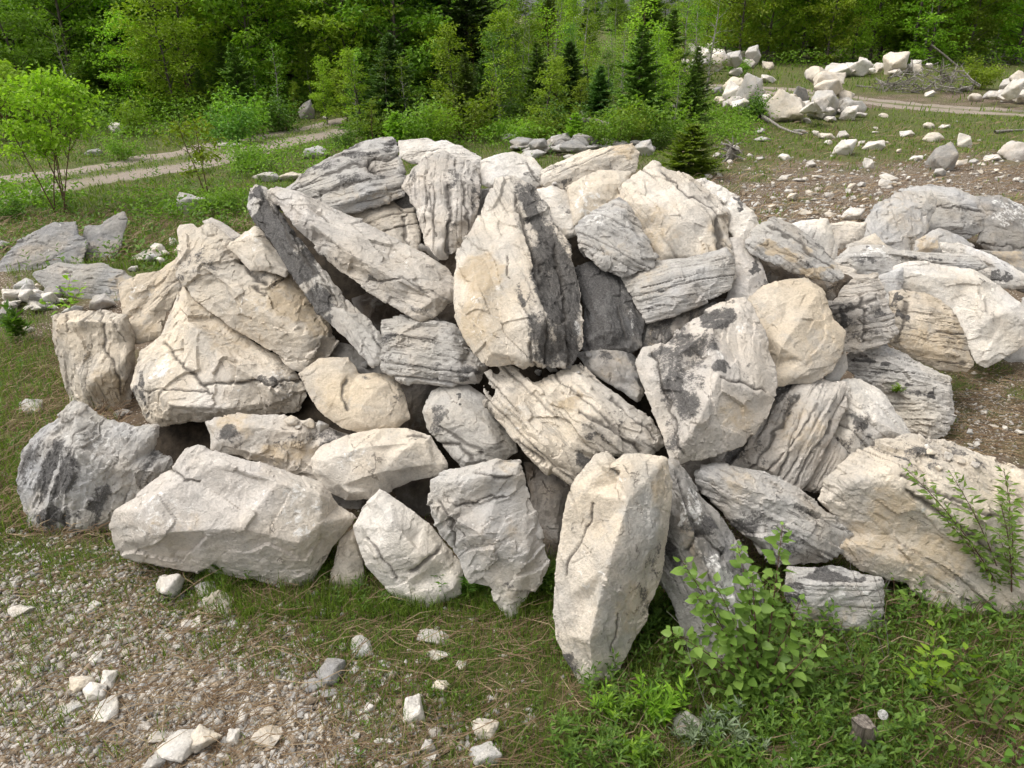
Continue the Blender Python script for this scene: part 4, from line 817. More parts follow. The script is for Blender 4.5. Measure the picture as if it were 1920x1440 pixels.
def bush_mesh(seed, h, w, leafm, size=.09, stems=9, per=16, rad=.2, bark=None):
    rng = np.random.default_rng(seed); tg = Geo(); lg = Geo()
    for s in range(stems):
        a = rng.uniform(0, 6.28); o = rng.uniform(0, .12)*w
        d = np.array([math.cos(a)*w/h*.55, math.sin(a)*w/h*.55, 1])*rng.uniform(.6, 1)
        st = bend((math.cos(a)*o, math.sin(a)*o, -.05), d, h*rng.uniform(.6, 1.05), rng, 6, .12, .02); tube(tg, st, .004+.006*h, .002, 4)
        for q in range(3, 7):
            for z in range(2):
                c = st[q]+rng.normal(0, rad*.5, 3); tube(tg, np.array([st[q-1], (st[q-1]+c)/2+[0, 0, .02], c]), .003, .0015, 3)
                spray(lg, c, rad*rng.uniform(.7, 1.2), per, rng, size, .7, .6)
    return tg.mesh('stem', bark or TWIG), lg.mesh('foliage', LM[leafm])
def plant_thing(name, protos, loc, label, cat, group=None, rz=0.0, sc=1.0, sz=None):
    """a plant standing at loc: an Empty at its foot with its woody part and its leaves as children"""
    e = bpy.data.objects.new(name, None); C.objects.link(e); e.location = [float(c) for c in loc]; e.rotation_euler = (0, 0, rz); e.scale = (sc, sc, sz or sc)
    e.empty_display_size = .2
    tag(e, label, cat, group)
    for me in protos:
        o = bpy.data.objects.new(me.name.split('.')[0], me); C.objects.link(o); o.parent = e
    return e
# ------------------------------------------------------------------ loose stones
import bmesh
def stone_proto(seed, col, el=1.0, flat=.6, rough=1.0, res=26):
    rng = np.random.default_rng(seed); bm = bmesh.new()
    for q in range(11):
        zc = 1-2*(q+.5)/11; an = q*2.4+rng.normal(0, .45); rc = math.sqrt(max(0, 1-zc*zc)); p = np.array([rc*math.cos(an), rc*math.sin(an), zc])*rng.uniform(.62, 1.08)
        bm.verts.new((p[0]*.55*el, p[1]*.55, p[2]*.55*flat))
    bmesh.ops.convex_hull(bm, input=bm.verts)
    V = [v.co[:] for v in bm.verts if v.link_faces]; ix = {v: i for i, v in enumerate([v for v in bm.verts if v.link_faces])}
    T = [[ix[v] for v in f.verts] for f in bm.faces]; bm.free()
    V, Q, Nn = remesh_np(V, T, 1.0/res, 0)
    P = V*1.0
    V2, cc, M, Mw, bd, ba = weather(V, Q, Nn, .9, seed, col, None, None, pxs=False, rough=rough*1.0, lich=rng.uniform(-.1, .12))
    V2[:, 2] -= V2[:, 2].min()
    me = mesh('stone', V2, Q, ROCK, True); cattr(me, 'Col', cc); cattr(me, 'Msk', M); fattr(me, 'Wht', Mw+.15)
    me['zh'] = float(V2[:, 2].max()); me['xw'] = float(np.ptp(V2[:, 0]))
    return me
PROTO = {}
for ci, (cn, cv) in enumerate((('white', 'white'), ('cream', 'cream'), ('grey', 'grey'), ('pink', 'pink'), ('dark', 'dgrey'))):
    PROTO[cn] = [stone_proto(700+ci*10+k, cv, (1.0, 1.35, .9, 1.2)[k], (.62, .5, .85, .42)[k]) for k in range(4)]
SR = np.random.default_rng(5)
def stone(x, y, w, col, label, group=None, k=None, name='stone', rz=None, tall=1.0, sink=.22, cat='stone'):
    P = gnd(x, y); dep = float(to_px(P)[2]); k = SR.integers(4) if k is None else k
    me = PROTO[col][k]; s = w*dep/F/me['xw']
    o = obj(name, me, loc=(P[0], P[1], float(g_full(P[0], P[1])[0])-sink*s*me['zh']*tall))
    o.scale = (s, s*SR.uniform(.75, 1.05), s*tall); o.rotation_euler = (SR.normal(0, .12), SR.normal(0, .12), SR.uniform(-.5, .5)+(math.pi if SR.random() < .5 else 0) if rz is None else rz)
    return tag(o, label, cat, group)
G1 = 'loose stones in the grass and gravel in front of the pile'
for a in ((388, 1390, 64, 'cream', 'squarish cream stone with an ochre side, topmost of the little heap at the bottom edge', 2), (345, 1408, 78, 'white', 'flat white slab stone leaning on the squarish cream stone', 3), (296, 1432, 46, 'grey', 'pale grey stone cut by the bottom edge beside the flat white slab stone', 0),
    (303, 1384, 48, 'pink', 'thin pinkish flat stone left of the flat white slab stone', 3), (443, 1388, 28, 'white', 'upright white stone right of the squarish cream stone', 2), (419, 1394, 24, 'grey', 'small grey stone between the squarish cream and upright white stones', 0),
    (505, 1384, 62, 'cream', 'long narrow cream splinter lying diagonally in the gravel', 1), (182, 1308, 58, 'white', 'largest white stone of the cluster in the left gravel', 0), (155, 1287, 52, 'cream', 'long cream stone behind the largest white stone in the left gravel', 1), (213, 1286, 34, 'white', 'small white stone at the back of the left gravel cluster', 2),
    (137, 1330, 38, 'grey', 'grey stone at the left end of the left gravel cluster', 1), (208, 1334, 48, 'white', 'low white stone in front of the left gravel cluster', 3), (40, 1150, 46, 'white', 'white stone alone in the gravel at the far left', 1), (318, 1112, 54, 'white', 'blocky white stone lying in thin grass below the wide pinkish boulder', 2),
    (388, 1108, 42, 'grey', 'narrow grey stone right of the blocky white stone', 1), (408, 1134, 60, 'cream', 'broken cream stone with loose chips below the wide pinkish boulder', 3), (180, 1138, 26, 'white', 'small pale wedge on the gravel below the wide pinkish boulder', 0), (356, 1172, 30, 'pink', 'short slanting pinkish stone below the broken cream stone', 1),
    (627, 1268, 48, 'dark', 'dark mottled grey stone in the middle of the grass', 0), (595, 1290, 46, 'dark', 'dark pitted stone left of the dark mottled grey stone', 3), (620, 1304, 38, 'dark', 'low dark stone in front of the dark mottled grey stone', 1), (665, 1264, 24, 'grey', 'small grey stone right of the dark mottled grey stone', 0), (691, 1336, 25, 'white', 'small pointed white stone standing in the gravel', 2),
    (778, 1342, 44, 'white', 'bright white jagged stone in the centre of the gravel', 2), (826, 1298, 34, 'cream', 'cream chunk tilted in the grass above the bright white jagged stone', 2), (908, 1368, 52, 'cream', 'rounded tan cream stone in the grass at the bottom centre', 0), (908, 1425, 72, 'grey', 'large grey stone at the bottom edge in the centre', 0),
    (823, 1232, 46, 'white', 'long white sliver half buried in grass', 1), (865, 1252, 24, 'white', 'small white flake beside the half buried white sliver', 3), (680, 1216, 56, 'grey', 'crumbled pale grey stone in dry grass', 3), (812, 1196, 60, 'pink', 'long flat tan stone lying like a stick in the grass', 3), (804, 1408, 28, 'grey', 'triangular grey stone near the bottom edge', 2),
    (773, 1366, 18, 'cream', 'small cream stone under the bright white jagged stone', 0), (1488, 1402, 34, 'grey', 'grey stone on bare soil right of the leafy bush', 2), (1286, 1368, 62, 'pink', 'dull stone half covered by straw left of the leafy bush', 0), (1392, 1370, 44, 'dark', 'dark stone in shade under the leafy bush', 1), (1375, 1358, 36, 'grey', 'pale stone next to the dark stone under the leafy bush', 0), (1480, 1432, 60, 'cream', 'brownish cream stone at the bottom edge right of the leafy bush', 3),
    (60, 770, 48, 'grey', 'pale stone in the grass left of the lichen streaked boulder', 1), (20, 1000, 22, 'white', 'small white stone at the left edge in straw', 0), (15, 890, 30, 'grey', 'grey stone in grass at the left edge', 1)):
    stone(a[0], a[1], a[2], a[3], a[4], G1, a[5])
# rubble at the left behind the pile
GL = 'weathered grey stones in the grass left of the pile'
for a in ((190, 578, 48, 'pink', 'rounded brown stone beside the young leafy plant at the left', 0), (138, 590, 42, 'grey', 'low grey stone in front of the young leafy plant', 1), (50, 540, 50, 'grey', 'upper flaky stone of the grey rubble at the left edge', 3), (30, 565, 60, 'white', 'pale flat flake in the grey rubble at the left edge', 3), (70, 580, 50, 'white', 'lowest pale flake of the grey rubble', 3), (15, 600, 34, 'dark', 'dark stone at the bottom of the grey rubble', 0), (75, 545, 24, 'cream', 'small cream stone beside the long flat slab', 2), (88, 560, 30, 'grey', 'middle grey chip of the rubble', 1), (55, 620, 20, 'pink', 'small pinkish stone in green weeds at the left', 0), (8, 468, 26, 'dark', 'dark round stone at the left edge above the rubble', 0), (328, 460, 16, 'white', 'tiny white block left of the mottled boulder', 2), (280, 485, 60, 'pink', 'brown flat stone in dead leaves left of the mottled boulder', 3), (250, 508, 22, 'grey', 'small grey stone by the end of the long flat slab', 0)):
    stone(a[0], a[1], a[2], a[3], a[4], GL, a[5])
for a in ((576, 222, 30, 'dark', 'standing grey and white boulder on the verge of the track', 2, 1.5), (610, 222, 10, 'white', 'tiny white stone right of the standing boulder by the track', 0, 1), (222, 250, 40, 'white', 'white boulder in bushes left of the track', 0, 1.1), (360, 398, 52, 'grey', 'blocky grey boulder in the grass behind the pile', 2, .8), (595, 294, 62, 'grey', 'flat grey slab stone beside the track near the crest', 3, 1), (455, 238, 60, 'grey', 'low flat pale rock at the edge of the left track', 3, .7), (425, 274, 44, 'white', 'pale rock patch on the left track', 3, .4), (178, 292, 24, 'dark', 'dark stone behind the yellow green sapling', 0, .8), (370, 302, 30, 'cream', 'half buried pale stone beside the thin lime sapling', 3, .5), (505, 338, 60, 'grey', 'rough grey stone behind the striped slab', 0, .6), (545, 336, 70, 'cream', 'low cream stone behind the upper end of the dark slab', 3, .6), (345, 432, 16, 'grey', 'small grey stone in grass behind the mottled boulder', 0, 1)):
    stone(a[0], a[1], a[2], a[3], a[4], 'boulders along the left track', a[5], tall=a[6])
# grey rubble heap behind the crest
GR = 'grey rubble behind the crest'
for a in ((985, 255, 44, 'white', 'pale wedge stone on the left of the rubble behind the crest', 0), (960, 262, 50, 'grey', 'flat grey stone at the left end of the rubble behind the crest', 3), (1010, 275, 44, 'grey', 'broken grey stone in the middle of the rubble', 1), (1040, 285, 60, 'dark', 'black shaded stone in the middle of the rubble', 3), (1060, 270, 34, 'grey', 'small grey stone on top of the black shaded stone', 0), (1090, 282, 56, 'grey', 'rough grey stone right of the black shaded stone', 3), (1120, 268, 46, 'grey', 'grey stone under the long dead log', 1), (1150, 275, 60, 'white', 'pale flat stone at the right of the rubble', 3), (1180, 285, 46, 'grey', 'grey stone near the right end of the rubble', 0), (1205, 290, 40, 'grey', 'last grey stone at the right end of the rubble', 2), (1000, 295, 50, 'grey', 'low grey stone just behind the white boulder', 3), (1070, 300, 30, 'grey', 'low grey stone just behind the ochre tipped slab', 0), (923, 222, 22, 'grey', 'pointed grey stone among the saplings', 2), (1127, 218, 26, 'grey', 'pale tip of rock above the long dead log', 2)):
    stone(a[0], a[1], a[2], a[3], a[4], GR, a[5], tall=.8)
# stones on the open ground at the right
GM = 'loose stones on the open ground at the right'
for a in ((1770, 318, 58, 'dark', 'dark weathered boulder standing in grass at the right', 2, 1.15), (1908, 298, 70, 'pink', 'pale grooved boulder at the right edge of the open ground', 0, .9), (1800, 308, 28, 'tan', 'tan stone right of the dark weathered boulder', 1, 1), (1760, 330, 32, 'grey', 'round grey stone in front of the dark weathered boulder', 0, 1), (1580, 290, 36, 'white', 'white block in the grass above the stony soil', 2, 1), (1642, 280, 40, 'white', 'white stone right of the white block', 3, 1), (1663, 337, 36, 'white', 'bright flat white stone on the stony soil', 3, .6), (1805, 274, 28, 'white', 'white stone above the dark weathered boulder', 2, 1), (1750, 265, 36, 'cream', 'cream stone in grass left of the white stone', 0, 1), (1698, 255, 30, 'white', 'pale stone in the middle of the grass', 1, 1), (1740, 240, 22, 'cream', 'small cream stone in the far grass', 0, 1), (1772, 240, 20, 'white', 'small white stone in the far grass', 1, 1), (1655, 220, 18, 'cream', 'cream stone beside the track at the right', 0, 1), (1547, 260, 34, 'cream', 'low cream stone left of the white block', 3, 1), (1528, 254, 18, 'white', 'small white stone left of the low cream stone', 0, 1), (1578, 258, 24, 'pink', 'pinkish stone behind the white block', 0, 1), (1500, 250, 30, 'dark', 'dark stone under the dead branch', 1, 1), (1425, 250, 22, 'grey', 'grey stone in the rough grass behind the crest', 0, 1), (1430, 265, 32, 'grey', 'flat grey stone in the rough grass behind the crest', 3, .8), (1470, 300, 24, 'white', 'white stone near the dead root', 0, 1), (1450, 375, 16, 'grey', 'small stone beside the white knobbly boulder', 0, 1), (1486, 376, 24, 'cream', 'cream cube stone on the stony soil', 2, 1), (1447, 390, 26, 'cream', 'flat cream stone on the stony soil', 3, 1), (1510, 402, 28, 'cream', 'wide cream stone low on the stony soil', 3, 1), (1555, 405, 22, 'cream', 'cream stone right of the wide cream stone', 0, 1), (1553, 372, 20, 'pink', 'tall pinkish stone on the stony soil', 2, 1.2), (1592, 412, 32, 'white', 'pale stone behind the low cream stone', 2, 1), (1517, 365, 20, 'cream', 'tan lump on the stony soil', 0, 1), (1530, 335, 22, 'white', 'thin white flake on the stony soil', 3, .7), (1498, 340, 26, 'grey', 'grey flake at the upper edge of the stony soil', 3, .7), (1625, 315, 22, 'white', 'pale block in front of the white stones', 2, 1), (1615, 350, 20, 'grey', 'grey pebble stone in the middle of the stony soil', 0, 1), (1660, 350, 26, 'pink', 'pinkish stone behind the tilted grey slab', 0, 1), (1328, 335, 18, 'white', 'small white stone behind the white knobbly boulder', 0, 1), (1376, 283, 22, 'white', 'pale stone lying on the dead root', 0, 1), (1345, 295, 20, 'grey', 'grey stone left of the dead root', 0, 1), (1720, 300, 24, 'white', 'white stone left of the dark weathered boulder', 3, 1), (1860, 300, 30, 'white', 'white flat stone right of the tan stone', 3, .8), (1825, 305, 18, 'grey', 'grey stone between the tan and the white flat stone', 0, 1), (1905, 340, 16, 'white', 'small white stone at the right edge of the soil', 0, 1)):
    stone(a[0], a[1], a[2], 'cream' if a[3] == 'tan' else a[3], a[4], GM, a[5], tall=a[6])
# rock heaps farther off
def heap(items, group):
    for x, y, w, col, k, tall, lab in items: stone(x, y, w, col, lab, group, k, tall=tall, cat='boulder', name='boulder', sink=.12)
def up(x, y, w, col, k, tall, lab, group, zpx=0, back=0.0):
    """a boulder lying on others: its foot is zpx pixels above the ground point x, y"""
    o = stone(x, y+zpx, w, col, lab, group, k, tall=tall, cat='boulder', name='boulder', sink=.0)
    d = float(to_px(np.array(o.location))[2]); o.location.z += zpx*d/F*.96; o.location.y += back
    return o
GA = 'boulders of the small heap beside the short fir'
for a in ((1378, 190, 50, 'cream', 2, 1.3, 'tilted cream block of the small heap beside the short fir'), (1412, 212, 52, 'grey', 2, 1.4, 'grooved grey block at the right of the small heap'), (1360, 200, 50, 'pink', 3, 1.2, 'low pinkish stone at the left of the small heap'), (1404, 170, 22, 'white', 0, 1.2, 'small pale stone on top of the small heap'), (1420, 180, 30, 'white', 0, 1, 'white stone behind the grooved grey block'), (1345, 178, 20, 'dark', 0, 1, 'dark stone left of the tilted cream block')): heap([a], GA)
GB = 'boulders of the cream heap at the end of the right track'
for a in ((1470, 228, 78, 'cream', 3, 2.0, 'slanting cream slab at the left of the cream heap'), (1535, 222, 70, 'grey', 0, 1.5, 'broad grey boulder in the front of the cream heap'), (1590, 216, 50, 'grey', 1, 1.3, 'grey boulder at the right end of the cream heap'), (1608, 208, 30, 'white', 0, 1.1, 'pale small boulder at the right end of the cream heap'), (1498, 205, 36, 'dark', 2, 1.5, 'dark upright boulder in the cream heap'), (1590, 226, 30, 'white', 2, 1, 'white low stone at the foot of the cream heap'), (1556, 228, 22, 'white', 3, 1, 'flat white stone at the foot of the cream heap'), (1512, 230, 18, 'grey', 0, 1, 'small grey stone at the foot of the cream heap')): heap([a], GB)
up(1540, 192, 54, 'cream', 2, 1.0, 'cream boulder in the middle of the cream heap', GB, 22); up(1522, 160, 44, 'cream', 0, 1.2, 'smooth cream boulder crowning the cream heap', GB, 48, .4); up(1545, 172, 64, 'cream', 1, 1.2, 'long cream boulder second from the top of the cream heap', GB, 40, .2); up(1575, 190, 34, 'cream', 0, 1, 'tan boulder right of the middle boulder of the cream heap', GB, 22)
GC = 'white boulders of the far heap below the maples'
for a in ((1262, 108, 32, 'white', 0, 1.2, 'rounded white boulder at the left of the far white heap'), (1252, 148, 34, 'white', 1, 1.3, 'white boulder low at the left beside the taller fir'), (1265, 128, 30, 'pink', 2, 1.2, 'pinkish boulder at the left of the far white heap'), (1338, 134, 44, 'white', 0, 1.3, 'large white boulder in the front of the far white heap'), (1345, 113, 34, 'grey', 1, 1.3, 'grey boulder in the back of the far white heap'), (1328, 106, 26, 'white', 2, 1.3, 'white block at the top of the far white heap'), (1360, 112, 26, 'white', 0, 1.3, 'white boulder right of the white block'), (1382, 120, 26, 'cream', 2, 1.4, 'cream block at the right of the far white heap'), (1437, 130, 28, 'cream', 1, 1.3, 'cream boulder leaning at the right end of the far heap'), (1415, 118, 18, 'pink', 0, 1.2, 'small pinkish boulder behind the leaning cream boulder'), (1310, 116, 20, 'white', 0, 1.1, 'small white boulder at the left of the white block'), (1380, 142, 26, 'white', 3, 1.2, 'low white stone in front of the far heap'), (1436, 155, 28, 'white', 3, 1.1, 'flat white stone in the grass between the heaps'), (1300, 104, 20, 'white', 2, 1.2, 'white block at the far end behind the firs')): heap([a], GC)
GD = 'boulders around the large square boulder by the forest'
stone(1674, 140, 66, 'cream', 'large square cream boulder standing at the forest edge', GD, 2, tall=1.05, cat='boulder', name='boulder')
for a in ((1645, 132, 22, 'white', 0, 1.2, 'white boulder left of the large square boulder'), (1598, 128, 24, 'white', 1, 1.2, 'white boulder at the left end of the row by the forest'), (1562, 130, 22, 'white', 0, 1, 'small white stone left of the row by the forest'), (1568, 144, 50, 'white', 3, 1, 'long low white stone in the row'), (1610, 143, 60, 'white', 3, 1, 'longest low pale stone in the row'), (1632, 140, 30, 'cream', 1, 1.1, 'cream stone at the foot of the large square boulder'), (1715, 128, 26, 'white', 0, 1.1, 'white boulder right of the large square boulder'), (1740, 128, 18, 'white', 0, 1, 'small white stone by the brush pile'), (1680, 142, 22, 'white', 0, 1, 'white stone under the large square boulder')): heap([a], GD)
GE = 'boulders of the pale heap at the right edge'
for a in ((1888, 192, 30, 'white', 1, 1.2, 'white boulder at the left foot of the right edge heap'), (1905, 180, 34, 'cream', 0, 1.3, 'cream boulder in the middle of the right edge heap'), (1880, 178, 26, 'grey', 2, 1.2, 'grey boulder at the left of the right edge heap'), (1918, 195, 40, 'white', 3, 1.4, 'pale flat boulder at the front of the right edge heap'), (1856, 186, 26, 'grey', 0, 1.2, 'grey boulder apart from the right edge heap'), (1826, 190, 26, 'cream', 0, 1.1, 'cream stone in grass left of the right edge heap'), (1808, 172, 24, 'grey', 1, 1.1, 'grey stone below the brush pile'), (1744, 180, 20, 'white', 3, 1, 'white stone by the track below the brush pile')): heap([a], GE)
up(1905, 165, 50, 'cream', 3, 1.4, 'long cream boulder on top of the right edge heap', GE, 18)
def fill(cx, cy, wpx, hpx, n, w0, w1, label, group, seed, cols=('white', 'white', 'cream', 'grey', 'pink'), ta=(.9, 1.4)):
    rq = np.random.default_rng(seed)
    for k in range(n):
        u_ = rq.uniform(-1, 1); lift = rq.random()*(1-abs(u_))*hpx
        up(cx+u_*wpx*.5, cy-rq.uniform(0, 8), rq.uniform(w0, w1), cols[rq.integers(len(cols))], rq.integers(4), rq.uniform(*ta), label, group, lift, rq.uniform(0, .5))
fill(1390, 206, 110, 26, 12, 14, 34, 'smaller pale stone packed into the small heap beside the short fir', GA, 1); fill(1540, 222, 150, 44, 22, 16, 46, 'smaller stone packed into the cream heap at the end of the right track', GB, 2); fill(1335, 130, 150, 30, 26, 12, 34, 'smaller white stone packed into the far white heap below the maples', GC, 3); fill(1900, 192, 90, 32, 16, 14, 32, 'smaller pale stone packed into the right edge heap', GE, 4); fill(1640, 142, 170, 8, 14, 10, 24, 'small pale stone in the row of boulders by the forest', GD, 5)
fill(1090, 290, 250, 10, 40, 16, 52, 'broken grey stone of the rubble behind the crest', GR, 6, ('dark', 'dark', 'grey'), (.4, .8)); fill(45, 585, 110, 16, 26, 14, 40, 'flaky grey stone of the rubble at the left edge', GL, 7, ('grey', 'dark', 'white'), (.4, .9)); fill(290, 500, 90, 8, 10, 14, 34, 'small stone among dead leaves left of the mottled boulder', GL, 8)
for k, (x, y, w) in enumerate(((1035, 76, 26), (1100, 50, 28), (1118, 46, 22), (905, 74, 20), (895, 70, 14), (1048, 66, 18), (1080, 52, 16), (960, 66, 12), (1030, 60, 12), (1270, 66, 12), (885, 68, 14), (1130, 48, 16))):
    heap([(x, y, w, 'white', k % 4, 1.5, 'white boulder in the clearing far beyond the saplings')], 'far white boulders in the clearing')
# flat slabs on the left
B('flat grey slab with a dark underside, tilted in the grass at the left edge', [(-20,500),(30,455),(100,420),(140,418),(146,440),(164,456),(150,480),(92,474),(30,512)], [[(20,480,.05),(90,440,.12),(145,450,.06)]], (.25,.24,.225), base=512, lean=1.6, th=.35, bulge=.09, name='rock_slab', cat='slab', group='tilted slabs left of the pile', lich=.1, white=[(100,440,60,.3)], strat=(18,.006,14))
B('grey slab pointing up to the right beside the flat grey slab', [(150,478),(160,425),(190,424),(215,405),(232,399),(238,412),(214,470),(178,492)], [[(170,470,.08),(195,435,.16),(228,408,.05)]], (.25,.24,.225), base=495, lean=1.2, th=.35, bulge=.1, name='rock_slab', cat='slab', group='tilted slabs left of the pile')
B('long flat grey slab with a tan end behind the young leafy plant', [(64,516),(110,495),(192,497),(246,520),(242,546),(216,562),(180,542),(92,526)], [[(100,505,.1),(190,512,.18),(235,530,.1)]], (.30,.285,.26), base=565, lean=1.3, th=.5, bulge=.14, name='rock_slab', cat='slab', group='tilted slabs left of the pile', strat=(-12,.008,14), tan=[(225,540,24,.7)])
# gravel and small stones scattered over the soil
def chip_mesh(rng, P, s, cols):
    """many small angular stones in one mesh: P centres, s sizes"""
    base = np.array([[1, 0, 0], [-1, 0, 0], [0, 1, 0], [0, -1, 0], [0, 0, 1], [0, 0, -1], [.6, .6, .5], [-.6, -.5, .55]], float)[:6]
    tri = np.array([[0, 2, 4], [2, 1, 4], [1, 3, 4], [3, 0, 4], [2, 0, 5], [1, 2, 5], [3, 1, 5], [0, 3, 5]])
    n = len(P); b = base[None]*rng.uniform(.55, 1.25, (n, 6, 1))+rng.normal(0, .16, (n, 6, 3))
    b = b*(s[:, None]*np.stack([rng.uniform(.7, 1.5, n), rng.uniform(.6, 1.1, n), rng.uniform(.35, .8, n)], -1))[:, None]
    a = rng.uniform(0, 6.28, n); ca, sa = np.cos(a)[:, None], np.sin(a)[:, None]
    x = b[..., 0]*ca-b[..., 1]*sa; y = b[..., 0]*sa+b[..., 1]*ca
    V = np.stack([x, y, b[..., 2]], -1)+P[:, None]
    Fc = tri[None]+np.arange(n)[:, None, None]*6
    return V.reshape(-1, 3), Fc.reshape(-1, 3), np.repeat(cols, 6, 0)
def scatter_px(rng, n, x0, x1, y0, y1):
    """points of the flat ground, even over the area seen"""
    x = rng.uniform(x0, x1, n); y = rng.uniform(y0, y1, n); d = ray(x, y); t = H/np.maximum(-d[:, 2], .004)
    P = CAM+t[:, None]*d
    return P[:, 0], P[:, 1], t
def in_pile(X, Y):
    return pile_core(X, Y) > .1
rng = np.random.default_rng(77)
PS = []; SS = []; CS = []
for (n, x0, x1, y0, y1, smin, smax, thr) in ((2600, -60, 1100, 1080, 1480, .016, .045, .0), (16000, -60, 560, 1020, 1480, .004, .03, .05), (80000, -60, 1980, 980, 1480, .004, .026, .12), (8500, 1250, 1980, 225, 470, .012, .085, .24), (3500, 1700, 1980, 690, 860, .008, .03, .25), (2500, -60, 160, 500, 1000, .006, .035, .35)):
    X, Y, t = scatter_px(rng, n, x0, x1, y0, y1); g, s = cover(X, Y)
    keep = (rng.random(n) < np.clip((s-thr)*1.5+.10-.35*g, .02, 1)) & ~in_pile(X, Y); X, Y = X[keep], Y[keep]
    sz = smin+(smax-smin)*rng.random(len(X))**4.2
    PS.append(np.stack([X, Y, g_full(X, Y)+sz*.15], -1)); SS.append(sz)
    pal = np.array([COL['cream'], COL['white'], COL['pink'], COL['grey'], COL['white'], (.38, .29, .20)])
    CS.append(pal[rng.integers(0, 6, len(X))]*rng.uniform(.5, 1.02, (len(X), 1)))
V, Fc, cc = chip_mesh(rng, np.concatenate(PS), np.concatenate(SS), np.concatenate(CS))
me = mesh('gravel', V, Fc, ROCK, False); cattr(me, 'Col', cc); cattr(me, 'Msk', np.zeros((len(V), 3))-.3); fattr(me, 'Wht', np.zeros(len(V)))
tag(obj('gravel', me), 'pale angular gravel chips strewn over the bare soil', 'gravel', kind='stuff')
# single small stones one could pick up
GS = {'front': ('small pale stone lying in the gravel in front of the pile', 'small stones in the front gravel'), 'right': ('small pale stone on the stony ground behind the right end of the pile', 'small stones on the right stony ground'), 'moss': ('small stone on the mossy ground at the right of the pile', 'small stones on the mossy ground')}
for key, n, (x0, x1, y0, y1), (w0, w1) in (('front', 80, (-10, 1000, 1080, 1435), (10, 26)), ('right', 68, (1300, 1915, 235, 420), (7, 22)), ('moss', 18, (1800, 1915, 700, 850), (8, 18))):
    c = 0; tries = 0
    while c < n and tries < 4000:
        tries += 1; x = SR.uniform(x0, x1); y = SR.uniform(y0, y1); P = gnd(x, y); g, s = cover(P[:1], P[1:2])
        if SR.random() > s[0]-.3*g[0]+.12 or in_pile(P[:1], P[1:2])[0]: continue
        c += 1; stone(x, y, w0+(w1-w0)*SR.random()**2, ('white', 'cream', 'pink', 'grey')[SR.integers(4)], *GS[key], tall=SR.uniform(.8, 1.3))

# chips lying on ledges of the pile
bpy.context.view_layer.update(); DG = bpy.context.evaluated_depsgraph_get(); DG.update()
for k, (x, y, w, col) in enumerate(((548, 792, 26, 'cream'), (577, 797, 30, 'cream'), (603, 806, 20, 'grey'), (560, 803, 14, 'white'), (1010, 700, 16, 'grey'), (1035, 694, 20, 'grey'), (1062, 690, 18, 'dark'), (1085, 700, 12, 'grey'), (690, 688, 18, 'dark'), (1745, 848, 16, 'cream'), (1775, 858, 14, 'white'), (1800, 866, 18, 'cream'), (1830, 874, 14, 'pink'), (1738, 838, 12, 'white'), (1760, 880, 12, 'cream'), (235, 775, 22, 'grey'), (222, 782, 16, 'dark'), (758, 405, 14, 'cream'), (1010, 350, 16, 'white'), (1040, 345, 14, 'grey'), (1100, 668, 14, 'dark'), (812, 700, 12, 'grey'))):
    r = unit(ray(x, y)); hit, loc, nrm, idx, ob, mtx = bpy.context.scene.ray_cast(DG, Vector(CAM), Vector(r))
    if not hit: continue
    me = PROTO[col][k % 4]; s = w*np.linalg.norm(np.array(loc)-CAM)/F/me['xw']; o = obj('stone', me, loc=np.array(loc)-[0, 0, .25*s*me['zh']]); o.scale = (s, s, s); o.rotation_euler = (.2, .1, k*1.3)
    tag(o, 'small stone chip lying on a ledge of the pile', 'stone', 'chips on the ledges of the pile')
# ------------------------------------------------------------------ grass, straw, herbs (uncountable)
rng = np.random.default_rng(99)
def ground_pts(n, x0, x1, y0, y1, gthr, gpow=1.0, inv=False):
    X, Y, t = scatter_px(rng, n, x0, x1, y0, y1); g, s = cover(X, Y)
    g = g*np.clip(1.0+.8*fbm(np.stack([X*2.6, Y*2.6, 0*X], -1), 2, 411), .35, 1.4)
    k = (rng.random(n) < np.clip((g-gthr)*gpow, 0, 1)) & ~in_pile(X, Y)
    k &= ~(on_rut(X, Y) & (rng.random(n) < .9))
    return X[k], Y[k], t[k], g[k]
def blades(g, X, Y, L0, L1, w, lean=.45, segs=2, sink=.01):
    n = len(X); P = np.stack([X, Y, g_full(X, Y)-sink], -1)
    a = rng.uniform(0, 6.283, n); ln = rng.uniform(L0, L1, n)[:, None]
    out = np.stack([np.cos(a), np.sin(a), 0*a], -1); bendy = rng.uniform(.1, 1, n)[:, None]*lean
    S = np.stack([-np.sin(a), np.cos(a), 0*a], -1); a2 = rng.uniform(0, 6.283, n)
    S = np.stack([np.cos(a2), np.sin(a2), 0*a2], -1)
    up = np.array([0, 0, 1.0])
    w = np.broadcast_to(w, (n,))[:, None]
    p1 = P+(up*(1-.3*bendy)+out*bendy*.45)*ln*.55; p2 = P+(up*(1-.75*bendy)+out*bendy*1.15)*ln
    V = np.stack([P-S*w*.5, P+S*w*.5, p1+S*w*.42, p1-S*w*.42, p2], 1).reshape(-1, 3)
    b = np.arange(n)[:, None]*5
    g.add(V, np.concatenate([np.array([[0, 1, 2]])+b, np.array([[0, 2, 3]])+b, np.array([[3, 2, 4]])+b]), np.repeat(rng.random(n), 5))
gr = Geo()
X, Y, t, c = ground_pts(75000, -80, 2000, 960, 1500, .12, 1.2); blades(gr, X, Y, .03, .13, .0035+.002*rng.random(len(X)))
X, Y, t, c = ground_pts(9000, 380, 1070, 1035, 1165, .3, 1.2); blades(gr, X, Y, .07, .19, .0045)
X, Y, t, c = ground_pts(9000, 1180, 2000, 1130, 1500, .25, 1.2); blades(gr, X, Y, .08, .22, .005)
